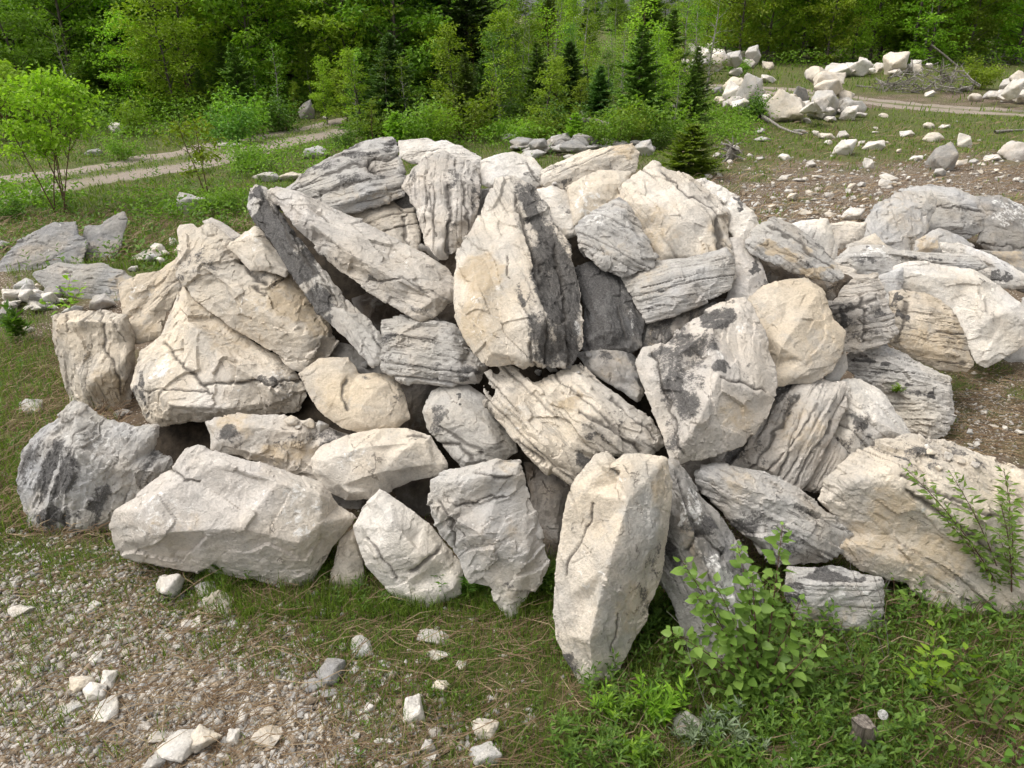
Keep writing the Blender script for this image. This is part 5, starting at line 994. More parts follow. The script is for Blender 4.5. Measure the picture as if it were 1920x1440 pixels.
X, Y, t, c = ground_pts(16000, -80, 240, 500, 1000, .25, 1.0); blades(gr, X, Y, .06, .24, .006, .6)
X, Y, t, c = ground_pts(9000, 1690, 2000, 680, 880, .35, .9); blades(gr, X, Y, .02, .08, .006)
X, Y, t, c = ground_pts(90000, -80, 2000, 205, 520, .30, 1.2); blades(gr, X, Y, .05, .20, t*.0012, .8)
X, Y, t, c = ground_pts(18000, -80, 2000, 110, 210, .35, 1.0); blades(gr, X, Y, .15, .45, t*.0012, .7)
tag(obj('grass', gr.mesh('grass', LM['grass'])), 'thin green grass growing round the boulders', 'grass', kind='stuff')
st = Geo()
def straw(n, x0, x1, y0, y1, L0, L1, w, lift=.05):
    X, Y, t = scatter_px(rng, n, x0, x1, y0, y1); k = ~in_pile(X, Y); X, Y, t = X[k], Y[k], t[k]; n = len(X)
    P = np.stack([X, Y, g_full(X, Y)+.004+.02*rng.random(n)], -1)
    a = rng.normal(.5, .9, n); ln = rng.uniform(L0, L1, n)[:, None]
    D = unit(np.stack([np.cos(a), np.sin(a), np.abs(rng.normal(0, lift*2.5, n))], -1)); S = np.stack([-np.sin(a), np.cos(a), 0*a], -1); cv = rng.normal(0, .12, n)[:, None]
    w = np.broadcast_to(w, (n,))[:, None]; up = np.array([0, 0, 1.0])*w*.5
    pm = P+D*ln*.5+S*cv*ln; pe = P+D*ln-np.array([0, 0, 1])*np.maximum(0, D[:, 2:])*ln*.4; W = S*w*.5+up
    V = np.stack([P-W, P+W, pm+W, pm-W, pe], 1).reshape(-1, 3); b = np.arange(n)[:, None]*5
    st.add(V, np.concatenate([np.array([[0, 1, 2]])+b, np.array([[0, 2, 3]])+b, np.array([[3, 2, 4]])+b]), np.repeat(rng.random(n)**1.5, 5))
straw(10000, -80, 2000, 1000, 1500, .04, .20, .0028); straw(1600, 150, 2000, 1040, 1480, .2, .5, .003, .10); straw(800, 1350, 1960, 1130, 1460, .12, .40, .0032, .3); straw(3500, -60, 230, 640, 1010, .08, .34, .004, .3); straw(2500, 1250, 2000, 230, 420, .1, .4, .011, .2); straw(2500, -40, 700, 400, 500, .1, .4, .008, .3)
straw(1500, 1700, 1960, 690, 860, .04, .2, .004)
tag(obj('straw', st.mesh('straw', LM['straw'])), 'dry brown straw and dead stems lying on the ground', 'dry grass', kind='stuff')
hb = Geo()
def herbs(X, Y, hmin, hmax, lsz, nl=9, wide=.26):
    for x, y, z in zip(X, Y, g_full(X, Y)):
        h = rng.uniform(hmin, hmax); d = unit(np.array([rng.normal(0, .25), rng.normal(0, .25), 1])); n = max(4, int(nl*h/hmax))
        f = np.linspace(.2, 1, n); P = np.array([x, y, z])+d*f[:, None]*h; a = np.arange(n)*2.4+rng.uniform(0, 6)
        D = np.stack([np.cos(a), np.sin(a), .35+.6*f], -1); l = lsz*(1.15-.55*f)*rng.uniform(.8, 1.2, n)
        leaves(hb, P, D, np.tile([0, 0, 1.0], (n, 1))+rng.normal(0, .2, (n, 3)), l, l*wide*rng.uniform(.8, 1.3), rng, fold=.12)
X, Y, t, c = ground_pts(2600, 0, 2000, 1030, 1500, .35, .9); herbs(X, Y, .02, .10, .035)
X, Y, t, c = ground_pts(1700, 1040, 2000, 1120, 1500, .45, 1.0); herbs(X, Y, .06, .24, .06, 14)
X, Y, t, c = ground_pts(420, 1240, 2000, 1120, 1500, .45, 1.0); herbs(X, Y, .08, .30, .07, 12, .42)
X, Y, t, c = ground_pts(420, 380, 1060, 1040, 1150, .5, 1.0); herbs(X, Y, .05, .16, .055, 14, .2)
X, Y, t, c = ground_pts(500, -60, 160, 520, 980, .45, .8); herbs(X, Y, .05, .2, .06, 12)
X, Y, t, c = ground_pts(2600, -60, 1400, 240, 520, .40, .9); herbs(X, Y, .1, .42, .12, 10, .4)
tag(obj('ground_cover', hb.mesh('ground_cover', LM['herb'])), 'small leafy weeds covering the ground between the stones', 'ground cover', kind='stuff')
# undergrowth at the foot of the trees
ug = Geo(); ug2 = Geo()
def thicket(g, n, x0, x1, y0, y1, h0, h1, size, per=16, rad=.26):
    X, Y, t = scatter_px(rng, n, x0, x1, y0, y1)
    hh = h0+(h1-h0)*np.clip(.5+.9*fbm(np.stack([X*.35, Y*.35, 0*X], -1), 3, 401), 0, 1)
    for x, y, h in zip(X, Y, hh):
        if abs(0) > 1: continue
        z = float(g_h(x, y))
        for k in range(max(1, int(h/.28))):
            c = np.array([x+rng.normal(0, .2), y+rng.normal(0, .2), z+.1+k*.28+rng.uniform(0, .2)])
            spray(g, c, rad, per, rng, size, .6, .6)
thicket(ug, 330, -60, 470, 195, 262, .2, 1.1, .11); thicket(ug, 260, 420, 760, 160, 212, .3, 1.1, .13); thicket(ug, 520, 680, 1420, 190, 280, .15, .8, .10); thicket(ug, 180, 1400, 1960, 104, 134, .3, 1.3, .2, 14, .45); thicket(ug, 340, 840, 1260, 100, 200, .3, 1.5, .16, 14, .4); thicket(ug, 90, 1180, 1420, 225, 262, .1, .6, .10)
thicket(ug, 90, -60, 120, 368, 405, .1, .4, .09); thicket(ug, 120, 420, 640, 280, 335, .1, .6, .08); thicket(ug, 70, 230, 470, 375, 420, .1, .35, .08)
tag(obj('undergrowth', ug.mesh('undergrowth', LM['mid'])), 'tangled green undergrowth at the foot of the trees', 'undergrowth', kind='stuff')
# ------------------------------------------------------------------ trees
maple = [broad_tree(11, 8.5, 2.6, 'bright', .22, 36, .05, 30), broad_tree(12, 8, 2.4, 'bright', .21, 34, .04, 30), broad_tree(13, 9, 2.7, 'mid', .22, 36, .05, 30), broad_tree(14, 9, 2.7, 'dark', .24, 36, .04, 32), broad_tree(15, 7, 2.0, 'lime', .19, 32, .03, 28)]
poplar = [broad_tree(21, 4.6, .8, 'mid', .12, 34, .05, 30, bark=PALEBARK, rad=.34), broad_tree(22, 4.0, .7, 'bright', .12, 32, .05, 30, bark=PALEBARK, rad=.32), broad_tree(23, 5.2, .85, 'dark', .125, 36, .05, 30, bark=PALEBARK, rad=.34)]
ash = [broad_tree(31, 2.6, .95, 'lime', .115, 60, .43, 28, stems=6, bark=TWIG, rad=.20, flat=.6), broad_tree(32, 1.55, .4, 'lime', .09, 12, .4, 18, stems=2, bark=TWIG, rad=.14), broad_tree(33, 3.4, .65, 'lime', .10, 34, .05, 34, bark=BARK, rad=.2)]
thin = [broad_tree(61, 4.5, .7, 'bright', .11, 26, .12, 15, bark=PALEBARK, rad=.30), broad_tree(62, 4.0, .6, 'mid', .10, 24, .15, 14, bark=PALEBARK, rad=.28), broad_tree(63, 3.5, .75, 'lime', .12, 20, .2, 15, bark=TWIG, rad=.26)]
fir = [fir_tree(41, 5.5, 4.8, whorl=.17, dens=1.3, size=.12), fir_tree(42, 7.5, 5.0, size=.12), fir_tree(43, 4.2, 3.2, 'larch', whorl=.17, dens=1.3, size=.11), fir_tree(44, 1.35, 1.5, 'bright', .09, .065, 1.5), fir_tree(46, 9, 5.2, whorl=.3, size=.14)]
rust = fir_tree(45, 3.2, 2.2, 'rust', .3, .09, .8, .5)
bush = [bush_mesh(51, 1.0, 1.2, 'mid'), bush_mesh(52, 1.3, 1.4, 'bright', .11), bush_mesh(53, .7, .9, 'dark', .08), bush_mesh(54, 2.0, 2.0, 'lime', .14, 12, 20, .32)]
NT = [0]
def at(x, y): return gnd(x, y)
def tree(kind, x, y, hpx=None, label='', cat='tree', group=None, name='tree', h=None, k=None, wide=1.0):
    """x, y: foot of the tree in the photo; hpx: photo row of its tip"""
    P = at(x, y); pr = kind; me = pr[1]
    zz = max(v.co.z for v in pr[0].vertices)
    if hpx is not None:
        dep = float(to_px(P)[2]); r = ray(x, hpx); t = P[1]/r[1]; ztop = H+t*r[2]; h = max(.3, ztop-P[2])
    s = (h/zz) if h else 1.0
    NT[0] += 1
    return plant_thing(name, pr, P, label, cat, group, rz=(NT[0]*2.399) % 6.28, sc=s*wide, sz=s)
# single trees that stand out
tree(ash[0], 118, 400, 135, 'many stemmed yellow green ash sapling standing alone at the left', 'sapling', name='ash_sapling', wide=.78)
tree(ash[1], 388, 372, 222, 'thin young lime green ash beside the left track', 'sapling', name='ash_sapling')
tree(fir[0], 738, 252, 62, 'dark fir tree just behind the crest of the pile', 'fir tree', name='fir_tree')
tree(ash[2], 858, 236, 46, 'slim upright lime green sapling right of the dark fir', 'sapling', name='young_maple')
tree(poplar[2], 938, 240, 62, 'dark leaved slim poplar behind the rubble', 'sapling', name='poplar_sapling', wide=1.15)
tree(ash[2], 652, 238, 130, 'short lime green sapling left of the dark fir', 'sapling', name='young_maple', wide=1.1)
tree(fir[2], 1192, 246, 48, 'pale green fir with drooping branches right of the poplars', 'fir tree', name='fir_tree')
tree(poplar[1], 1228, 236, 60, 'yellow green poplar crowding the pale green fir', 'sapling', name='poplar_sapling')
tree(fir[2], 1296, 218, 88, 'slender fir in front of the far white boulder heap', 'fir tree', name='fir_tree', wide=.9)
tree(fir[3], 1288, 328, 232, 'small bushy fir just behind the large cream boulder', 'fir tree', name='small_fir', wide=1.25)
tree(rust, 1520, 112, 38, 'rust brown dead conifer at the edge of the right forest', 'dead tree', name='dead_conifer')
tree(bush[3], 1836, 168, 108, 'bright green bush beside the brush pile', 'bush', name='bush')
tree(fir[2], 435, 214, 78, 'pale fir at the edge of the left forest', 'fir tree', name='fir_tree')
tree(poplar[1], 485, 214, 92, 'small sparse maple right of the pale fir', 'sapling', name='young_maple')
tree(bush[1], 478, 224, 172, 'round light green bush beside the standing boulder', 'bush', name='bush')
tree(poplar[1], 608, 205, 110, 'sparse young maple at the forest edge above the standing boulder', 'sapling', name='young_maple')
tree(maple[4], 330, 226, -60, 'lime green maple with drooping layers in the left forest edge', 'tree', name='maple_tree')
tree(maple[4], 255, 222, 20, 'light green maple left of the drooping maple', 'tree', name='maple_tree')
tree(maple[2], 60, 232, -120, 'broad mid green tree at the upper left corner', 'tree', name='broadleaf_tree')
tree(ash[0], 20, 262, 110, 'lime green bushy sapling behind the lone ash', 'sapling', name='ash_sapling')
tree(bush[0], 700, 262, 205, 'low green bush at the foot of the dark fir', 'bush', name='bush'); tree(bush[1], 880, 262, 175, 'light green bush under the slim lime sapling', 'bush', name='bush'); tree(bush[0], 1010, 232, 165, 'green bush in front of the thicket', 'bush', name='bush'); tree(bush[2], 1150, 268, 205, 'dark bush left of the pale green fir', 'bush', name='bush')
tree(bush[2], 1425, 226, 165, 'dark bush between the two nearer boulder heaps', 'bush', name='bush'); tree(bush[0], 1385, 140, 112, 'green bush in front of the far white heap', 'bush', name='bush'); tree(bush[0], 470, 316, 268, 'twiggy bush behind the striped slab', 'bush', name='bush'); tree(bush[0], 415, 400, 355, 'low bush behind the cream rocks on the left', 'bush', name='bush'); tree(bush[2], 14, 412, 366, 'dark leafy bush at the left edge', 'bush', name='bush'); tree(bush[0], 232, 300, 255, 'bush beside the white boulder by the track', 'bush', name='bush')
for x, y, hp in ((890, 225, 120), (985, 215, 90), (1020, 205, 70), (1060, 210, 105), (1105, 205, 80), (1140, 215, 95), (1165, 195, 60), (960, 195, 55), (1075, 180, 45), (1240, 165, 70), (905, 190, 60), (1000, 170, 40)):
    tree((thin+[poplar[2]])[(x+y) % 4], x, y, hp, 'young poplar in the thicket behind the rubble', 'sapling', 'young poplars of the central thicket', 'poplar_sapling')
ra_ = np.random.default_rng(17)
def fringe(n, x0, x1, y0, y1, h0, h1, kinds, label, cat, group, name):
    for k in range(n):
        x = x0+(x1-x0)*(k+ra_.random())/n; y = ra_.uniform(y0, y1); tree(kinds[ra_.integers(len(kinds))], x, y, None, label, cat, group, name, h=ra_.uniform(h0, h1), wide=ra_.uniform(.8, 1.15))
fringe(20, -40, 640, 205, 236, 1.2, 3.4, thin+[poplar[1], maple[4], ash[2], fir[2], maple[1]], 'young tree on the verge between the left track and the forest', 'sapling', 'young trees along the left track', 'young_tree')
fringe(18, 640, 1270, 225, 262, 1.0, 2.5, thin+[ash[2], fir[2], poplar[1]], 'sapling in the thicket just behind the pile', 'sapling', 'saplings of the thicket behind the pile', 'sapling')
fringe(16, 650, 1300, 175, 222, 1.8, 3.6, thin+[ash[2], fir[2], fir[0]], 'taller sapling in the middle of the thicket', 'sapling', 'taller saplings of the thicket', 'sapling')
fringe(16, 690, 1260, 255, 285, .5, 1.25, [bush[0], bush[1], bush[2], thin[2], fir[3]], 'low bush crowding the back of the crest', 'bush', 'low bushes behind the crest', 'bush')
fringe(9, 660, 1320, 225, 256, 1.6, 2.9, [fir[2], fir[2], fir[0]], 'young fir in the thicket behind the pile', 'fir tree', 'young firs of the thicket', 'fir_tree')
fringe(18, -40, 1250, 215, 275, .5, 1.3, [bush[0], bush[1], bush[2]], 'low shrub at the foot of the thicket', 'shrub', 'low shrubs of the verge', 'shrub')
fringe(16, 1310, 1960, 100, 112, 1.6, 4.5, [poplar[1], maple[4], maple[1], fir[2], poplar[0]], 'young tree at the edge of the right forest', 'sapling', 'young trees along the right forest', 'young_tree')
rn = np.random.default_rng(3)
def wood(n, xr, yr, kinds, label, group, hr, name, cat='tree', mind=1.1):
    c = 0; pts = []; tries = 0
    while c < n and tries < 3000:
        tries += 1; Y = rn.uniform(*yr); d = Y*1.05; X = rn.uniform(xr[0], xr[1])/F*d-960/F*d
        if any((X-a)**2+(Y-b)**2 < mind*mind for a, b in pts): continue
        pts.append((X, Y)); c += 1; pr = kinds[rn.integers(len(kinds))]; h = rn.uniform(*hr); zz = max(v.co.z for v in pr[0].vertices)
        NT[0] += 1
        plant_thing(name, pr, (X, Y, float(g_h(X, Y))), label, cat, group, rz=(NT[0]*2.399) % 6.28, sc=h/zz)
wood(16, (-200, 800), (29, 34), [maple[0], maple[1], maple[4], maple[2]], 'green broadleaf tree in the front row of the left forest', 'front trees of the left forest', (6.5, 9), 'broadleaf_tree', mind=1.8)
wood(26, (-260, 860), (34, 42), [maple[0], maple[2], maple[1], maple[3], fir[4]], 'dark green tree deeper inside the left forest', 'inner trees of the left forest', (8, 11), 'forest_tree', mind=1.8)
wood(26, (-300, 880), (42, 56), [maple[3], maple[2], fir[4]], 'tall shaded tree at the back of the left forest', 'back trees of the left forest', (9, 12), 'forest_tree', mind=2)
wood(22, (640, 900), (30, 60), [maple[1], maple[0], maple[2], fir[1]], 'green tree at the right end of the left forest', 'trees at the right end of the left forest', (5, 9), 'forest_tree', mind=1.5)
wood(46, (850, 1300), (34, 75), thin+[thin[0], poplar[1], fir[2]], 'slim young tree in the regrowing clearing', 'young trees of the clearing', (3, 5), 'young_tree', 'sapling', 1.2)
wood(26, (1300, 2100), (58, 66), [maple[0], maple[1], maple[4], maple[1]], 'tree in the front row of the right forest', 'front trees of the right forest', (8, 11), 'forest_tree', mind=2.2)
wood(40, (1250, 2200), (66, 88), [maple[2], maple[3], maple[0], maple[1], fir[4]], 'shaded tree inside the right forest', 'inner trees of the right forest', (9, 13), 'forest_tree', mind=2.2)
wood(70, (700, 1500), (85, 150), [poplar[0], maple[2], fir[1], maple[1]], 'distant tree beyond the clearing', 'distant trees beyond the clearing', (5.5, 7.6), 'forest_tree', mind=2)
wood(30, (500, 1700), (150, 200), [maple[2], fir[1], maple[3]], 'farthest tree on the skyline', 'farthest trees on the skyline', (8, 10), 'forest_tree', mind=3)
# bare trunks standing at the right forest edge
def pole(x, y, top, label, lean=0.0, r=.07, pale=True):
    P = at(x, y); g = Geo(); rg = np.random.default_rng(int(x)); ra = ray(x+lean, top); t = P[1]/ra[1]; Q = CAM+t*ra
    tube(g, np.array([P+(Q-P)*f+rg.normal(0, .05, 3)*(0 < f < 1) for f in np.linspace(0, 1, 8)])-P, r, r*.6, 6)
    e = plant_thing('bare_tree', [g.mesh('trunk', PALEBARK if pale else BARK)], P, label, 'dead tree', 'bare trunks at the edge of the right forest')
    tw = Geo()
    for k in range(9):
        f = rg.uniform(.3, .95); a = rg.uniform(0, 6.28); p = (Q-P)*f; tube(tw, bend(p, (math.cos(a), math.sin(a), .3), rg.uniform(.4, 1.1), rg, 4, .15), .015, .005, 4)
    o = obj('branch', tw.mesh('branch', PALEBARK if pale else BARK), e); o['kind'] = 'stuff'
pole(1680, 92, -30, 'pale bare trunk rising behind the large square boulder', 12, .14); pole(1708, 116, -30, 'dark bare trunk right of the pale bare trunk', 28, .13, False); pole(1730, 116, 5, 'crooked thin bare trunk beside the dark one', 20, .06); pole(1580, 100, -30, 'dark trunk above the row of white boulders', 2, .16, False); pole(1470, 108, 50, 'leaning pale bare trunk by the dead conifer', 16, .08); pole(1522, 106, 10, 'thin pale trunk beside the dead conifer', 8, .06); pole(1865, 112, 20, 'thin bare trunk near the bright bush', 14, .06); pole(1820, 70, -40, 'dark trunk deep in the right forest', 4, .18, False)
# ------------------------------------------------------------------ dead wood
rg = np.random.default_rng(8)
def brushpile(name, cx, cy, wpx, hm, n, label):
    P = at(cx, cy); dep = float(to_px(P)[2]); w = wpx*dep/F; g = Geo()
    for k in range(n):
        a = rg.uniform(0, 6.28); r = w*.5*math.sqrt(rg.random()); c = np.array([math.cos(a)*r, math.sin(a)*r*.45, rg.uniform(0, hm)*(1-(r/(w*.55))**2)])
        d = unit(np.array([rg.normal(0, 1), rg.normal(0, .6), rg.normal(0, .28)])); l = rg.uniform(.15, .5)*w*.5+.2
        q = bend(c-d*l*.5, d, l, rg, 5, .14); q[:, 2] = np.maximum(q[:, 2], .02); tube(g, q, rg.uniform(.006, .02)*max(1, w*.5), .004*max(1, w*.4), 4, rg.random())
    me = g.mesh(name, DEADWOOD); o = obj(name, me, loc=(P[0], P[1], P[2])); return tag(o, label, 'brush pile')
brushpile('brush_pile', 1735, 172, 190, 1.5, 150, 'large heap of grey dead branches at the right forest edge')
brushpile('brush_pile', 1450, 112, 150, .7, 50, 'low tangle of dead sticks below the dead conifer')
brushpile('brush_pile', 1880, 120, 110, 1.3, 50, 'tangle of dead branches behind the bright bush')
def log(pts, r0, r1, label, cat='log', name='dead_branch', base=None, lift=0.0):
    """pts: photo pixels with a height above ground in metres"""
    P0 = at(pts[0][0], pts[0][1]) if base is None else at(*base)
    Q = []
    for x, y, z in pts:
        r = ray(x, y); t = (H-z)/-r[2] if -r[2] > .05 else P0[1]/r[1]
        if base is not None: t = P0[1]/r[1]
        Q.append(CAM+t*r)
    Q = np.array(Q); g = Geo(); T = []
    for a, b in zip(Q[:-1], Q[1:]): T += [a+(b-a)*f for f in (0, .5)]
    T.append(Q[-1]); T = np.array(T)+rg.normal(0, r0*.25, (len(T), 3))
    tube(g, T-Q[0], r0, r1, 7); o = obj(name, g.mesh(name, DEADWOOD), loc=Q[0]); return tag(o, label, cat)
log([(1072, 224, .5), (1110, 230, .45), (1162, 240, .35)], .10, .07, 'long bleached log lying on the rubble behind the crest', name='dead_log', base=(1115, 268))
log([(1745, 84, 1.2), (1770, 102, .7), (1796, 126, .15)], .045, .06, 'bleached pole leaning out of the brush pile', name='dead_log', base=(1790, 150))
log([(1605, 161, .2), (1650, 165, .15)], .04, .02, 'thin dead branch on the ground left of the brush pile')
log([(1425, 212, .25), (1460, 238, .15), (1505, 252, .1)], .05, .03, 'broken dead branch lying in front of the slanting cream slab')
log([(1425, 218, .5), (1440, 230, .2)], .06, .04, 'short dark stick beside the slanting cream slab')
log([(380, 212, .6), (428, 178, .9)], .035, .02, 'pale fallen birch stem slanting in the left undergrowth', base=(380, 214))
log([(1865, 248, .05), (1920, 243, .08)], .05, .03, 'short grey branch on the grass at the right edge')
log([(1366, 432, 1.5), (1392, 418, 1.6), (1412, 405, 1.62)], .05, .025, 'weathered grey driftwood stub lying on the layered slab', name='dead_branch', base=(1400, 640))
log([(788, 460, 1.5), (800, 470, 1.5), (820, 488, 1.4)], .03, .01, 'brown wood splinter stuck between boulders under the grooved block', name='wood_splinter', cat='wood', base=(800, 830))
def roots(cx, cy, wpx, label):
    P = at(cx, cy); dep = float(to_px(P)[2]); w = wpx*dep/F; g = Geo()
    tube(g, bend((0, 0, -.05), (.15, -.3, 1), w*.45, rg, 4, .1), w*.16, w*.10, 8)
    for k in range(26):
        a = rg.uniform(0, 6.28); q = bend((0, -.02, w*rg.uniform(.1, .42)), (math.cos(a), math.sin(a)*.6, rg.normal(.1, .4)), w*rg.uniform(.3, .62), rg, 6, .3); q[:, 2] = np.maximum(q[:, 2], 0); tube(g, q, w*.04, w*.008, 5)
    return tag(obj('tree_stump', g.mesh('tree_stump', DEADWOOD), loc=P), label, 'stump')
roots(1366, 300, 62, 'bleached upturned root of a dead tree stump near the small fir')
P = at(1264, 222); g = Geo(); tube(g, [(0, 0, -.1), (.02, 0, .25), (.03, 0, .5)], .16, .13, 9); g.add([(.03+.13*math.cos(a), .13*math.sin(a), .5+rg.uniform(-.04, .08)) for a in np.linspace(0, 6.28, 9, endpoint=False)]+[(.03, 0, .48)], [(i, (i+1) % 9, 9) for i in range(9)], np.full(10, .5))
tag(obj('tree_stump', g.mesh('tree_stump', DEADWOOD), loc=P), 'short grey stump between the two firs', 'stump')
# split weathered stub in the front grass
P = at(1612, 1398); g = bmesh.new()
w, d, h = .075, .05, .20
ring = [(-w/2, -d/2), (0, -d*.62), (w/2, -d/2), (w/2, d/2), (0, d*.55), (-w/2, d/2)]; zt = [h*1.08, h*.97, h*.86, h*.8, h*.95, h*1.0]
vb = [g.verts.new((x*1.05, y, -.04)) for x, y in ring]; vm = [g.verts.new((x*1.0+.008*math.sin(i*3), y, h*.5)) for i, (x, y) in enumerate(ring)]; vt = [g.verts.new((x*.92-.02, y, z)) for (x, y), z in zip(ring, zt)]
for a, b in ((vb, vm), (vm, vt)):
    for i in range(6): g.faces.new((a[i], a[(i+1) % 6], b[(i+1) % 6], b[i]))
g.faces.new(vt); me = bpy.data.meshes.new('wood_stub'); bmesh.ops.subdivide_edges(g, edges=g.edges[:], cuts=2, use_grid_fill=True)
for v in g.verts: v.co.x += .003*math.sin(v.co.y*300+v.co.x*420); v.co.y += .003*math.sin(v.co.x*500)
g.to_mesh(me); g.free(); me.materials.append(plain_material('split_grey_wood', (.11, .09, .075), (.34, .29, .24), 30, .9, (2.5, 2.5, .25), .8)); o = obj('wood_stub', me, loc=P); o.rotation_euler = (.15, -.2, .3); o.scale = (1.35, 1.35, 1.45)
tag(o, 'weathered splintered grey wood stub standing in the front grass', 'wood')
# ------------------------------------------------------------------ plants in front
def on_plane(x, y, base, lean):
    Yb = gY(base); r = ray(x, y); t = (Yb+lean*H)/(r[1]-lean*r[2]); return CAM+t*r
def stem_plant(name, label, cat, root, tips, leafm, lsz, wide, step, lean=.25, ovate=True, barkm=TWIG, r=.006, jit=.06, seed=1, side=.35, group=None, start=.25):
    rq = np.random.default_rng(seed); P0 = at(*root); tg = Geo(); lg = Geo()
    P0[2] = float(g_full(P0[0], P0[1])[0])
    for (x, y) in tips:
        Q = on_plane(x, y, root[1], lean)+np.array([0, rq.normal(0, jit), 0]); v = Q-P0; l = np.linalg.norm(v)
        mid = P0+v*.5+np.array([v[0]*-.10, 0, l*.05])+rq.normal(0, .02, 3)
        pts = np.array([(1-f)**2*P0+2*f*(1-f)*mid+f*f*Q for f in np.linspace(0, 1, 9)])-P0
        tube(tg, pts, r*rq.uniform(.7, 1.1), .0012, 5)
        n = int(l*(1-start)/step); t = np.linspace(start, 1, max(3, n))+rq.normal(0, .01, max(3, n)); t = np.clip(t, 0, 1); n = len(t)
        i2 = t*8; k = np.minimum(i2.astype(int), 7); pp = pts[k]+(pts[k+1]-pts[k])*(i2-k)[:, None]; a = np.arange(n)*2.4+rq.uniform(0, 6)
        ax = unit(pts[-1]-pts[0]); D = unit(np.stack([np.cos(a), np.sin(a), 0*a+.2], -1)+ax*.6+rq.normal(0, .2, (n, 3)))
        ll = lsz*rq.uniform(.45, 1.2, n)*np.where(t > .93, .75, 1); pet = ll[:, None]*side
        for q, dd, pl in zip(pp, D, pet): tube(tg, np.array([q, q+dd*pl*.5, q+dd*pl]), .0011, .0009, 3)
        leaves(lg, pp+D*pet, unit(D+np.array([0, 0, -.35])), unit(np.array([0, -.35, 1.0])+rq.normal(0, .6, (n, 3))), ll, ll*wide*rq.uniform(.8, 1.1, n), rq, fold=.18, ovate=ovate, droop=.12)
    return plant_thing(name, [tg.mesh('stem', barkm), lg.mesh('foliage', LM[leafm])], P0, label, cat, group)
stem_plant('poplar_sapling', 'leafy green poplar bush in front of the dark grooved slab', 'bush', (1425, 1330), [(1275, 1040), (1300, 1100), (1395, 1050), (1340, 1095), (1480, 1012), (1445, 1110), (1410, 1075), (1500, 1130), (1535, 1165), (1400, 1150), (1260, 1185), (1330, 1190), (1370, 1220), (1470, 1210), (1510, 1240), (1330, 1280), (1400, 1260), (1290, 1255), (1540, 1260)], 'poplar', .066, .70, .0135, .20, seed=5, r=.007, start=.12)
stem_plant('poplar_sapling', 'low poplar shoot under the leafy poplar bush', 'sapling', (1440, 1360), [(1425, 1300), (1500, 1310), (1400, 1330), (1470, 1330)], 'bright', .055, .7, .03, .2, seed=6)
stem_plant('willow_shrub', 'willow shrub with thin bare stems against the huge right boulder', 'shrub', (1895, 1150), [(1700, 880), (1790, 895), (1850, 920), (1905, 905), (1760, 960), (1810, 1000), (1930, 960), (1880, 1010), (1840, 1060)], 'poplar', .068, .32, .0095, .10, seed=7, r=.006, start=.25, ovate=False, jit=.1)
stem_plant('ash_seedling', 'lime green ash seedling with paired leaflets at the lower right', 'seedling', (1745, 1300), [(1680, 1215), (1720, 1200), (1770, 1195), (1810, 1225), (1690, 1255), (1825, 1265), (1760, 1240), (1730, 1262)], 'bright', .068, .45, .015, .35, seed=8, r=.004)
for k, (root, tips, m, lab, ls) in enumerate((((1840, 1390), [(1800, 1290), (1850, 1280), (1900, 1275), (1915, 1320), (1790, 1330), (1870, 1330), (1830, 1345)], 'herb', 'dark leafy raspberry plant at the lower right edge', .07), ((1800, 1440), [(1740, 1380), (1780, 1370), (1830, 1390), (1860, 1400), (1720, 1410)], 'herb', 'leafy raspberry plant at the bottom right corner', .065), ((1905, 1440), [(1880, 1370), (1915, 1360), (1940, 1390), (1890, 1400)], 'herb', 'raspberry shoot cut by the right edge at the bottom', .065),
        ((1600, 1290), [(1570, 1215), (1600, 1200), (1640, 1225), (1580, 1250), (1630, 1260)], 'herb', 'green weed between the poplar bush and the ash seedling', .06), ((1685, 1170), [(1660, 1110), (1690, 1100), (1715, 1115), (1700, 1135)], 'herb', 'upright weed beside the low brown grey block', .06), ((1560, 1420), [(1540, 1370), (1570, 1360), (1600, 1400), (1550, 1400)], 'bright', 'bright weed left of the wood stub', .045), ((1820, 1180), [(1780, 1130), (1830, 1120), (1870, 1125), (1850, 1150)], 'herb', 'green weed under the huge right boulder', .06),
        ((125, 590), [(105, 545), (125, 520), (150, 545), (160, 535), (85, 560), (140, 560)], 'bright', 'young leafy plant among the slabs at the left', .085))):
    stem_plant('leafy_weed', lab, 'weed', root, tips, m, ls, .5, .026, .3, seed=20+k, r=.0035)
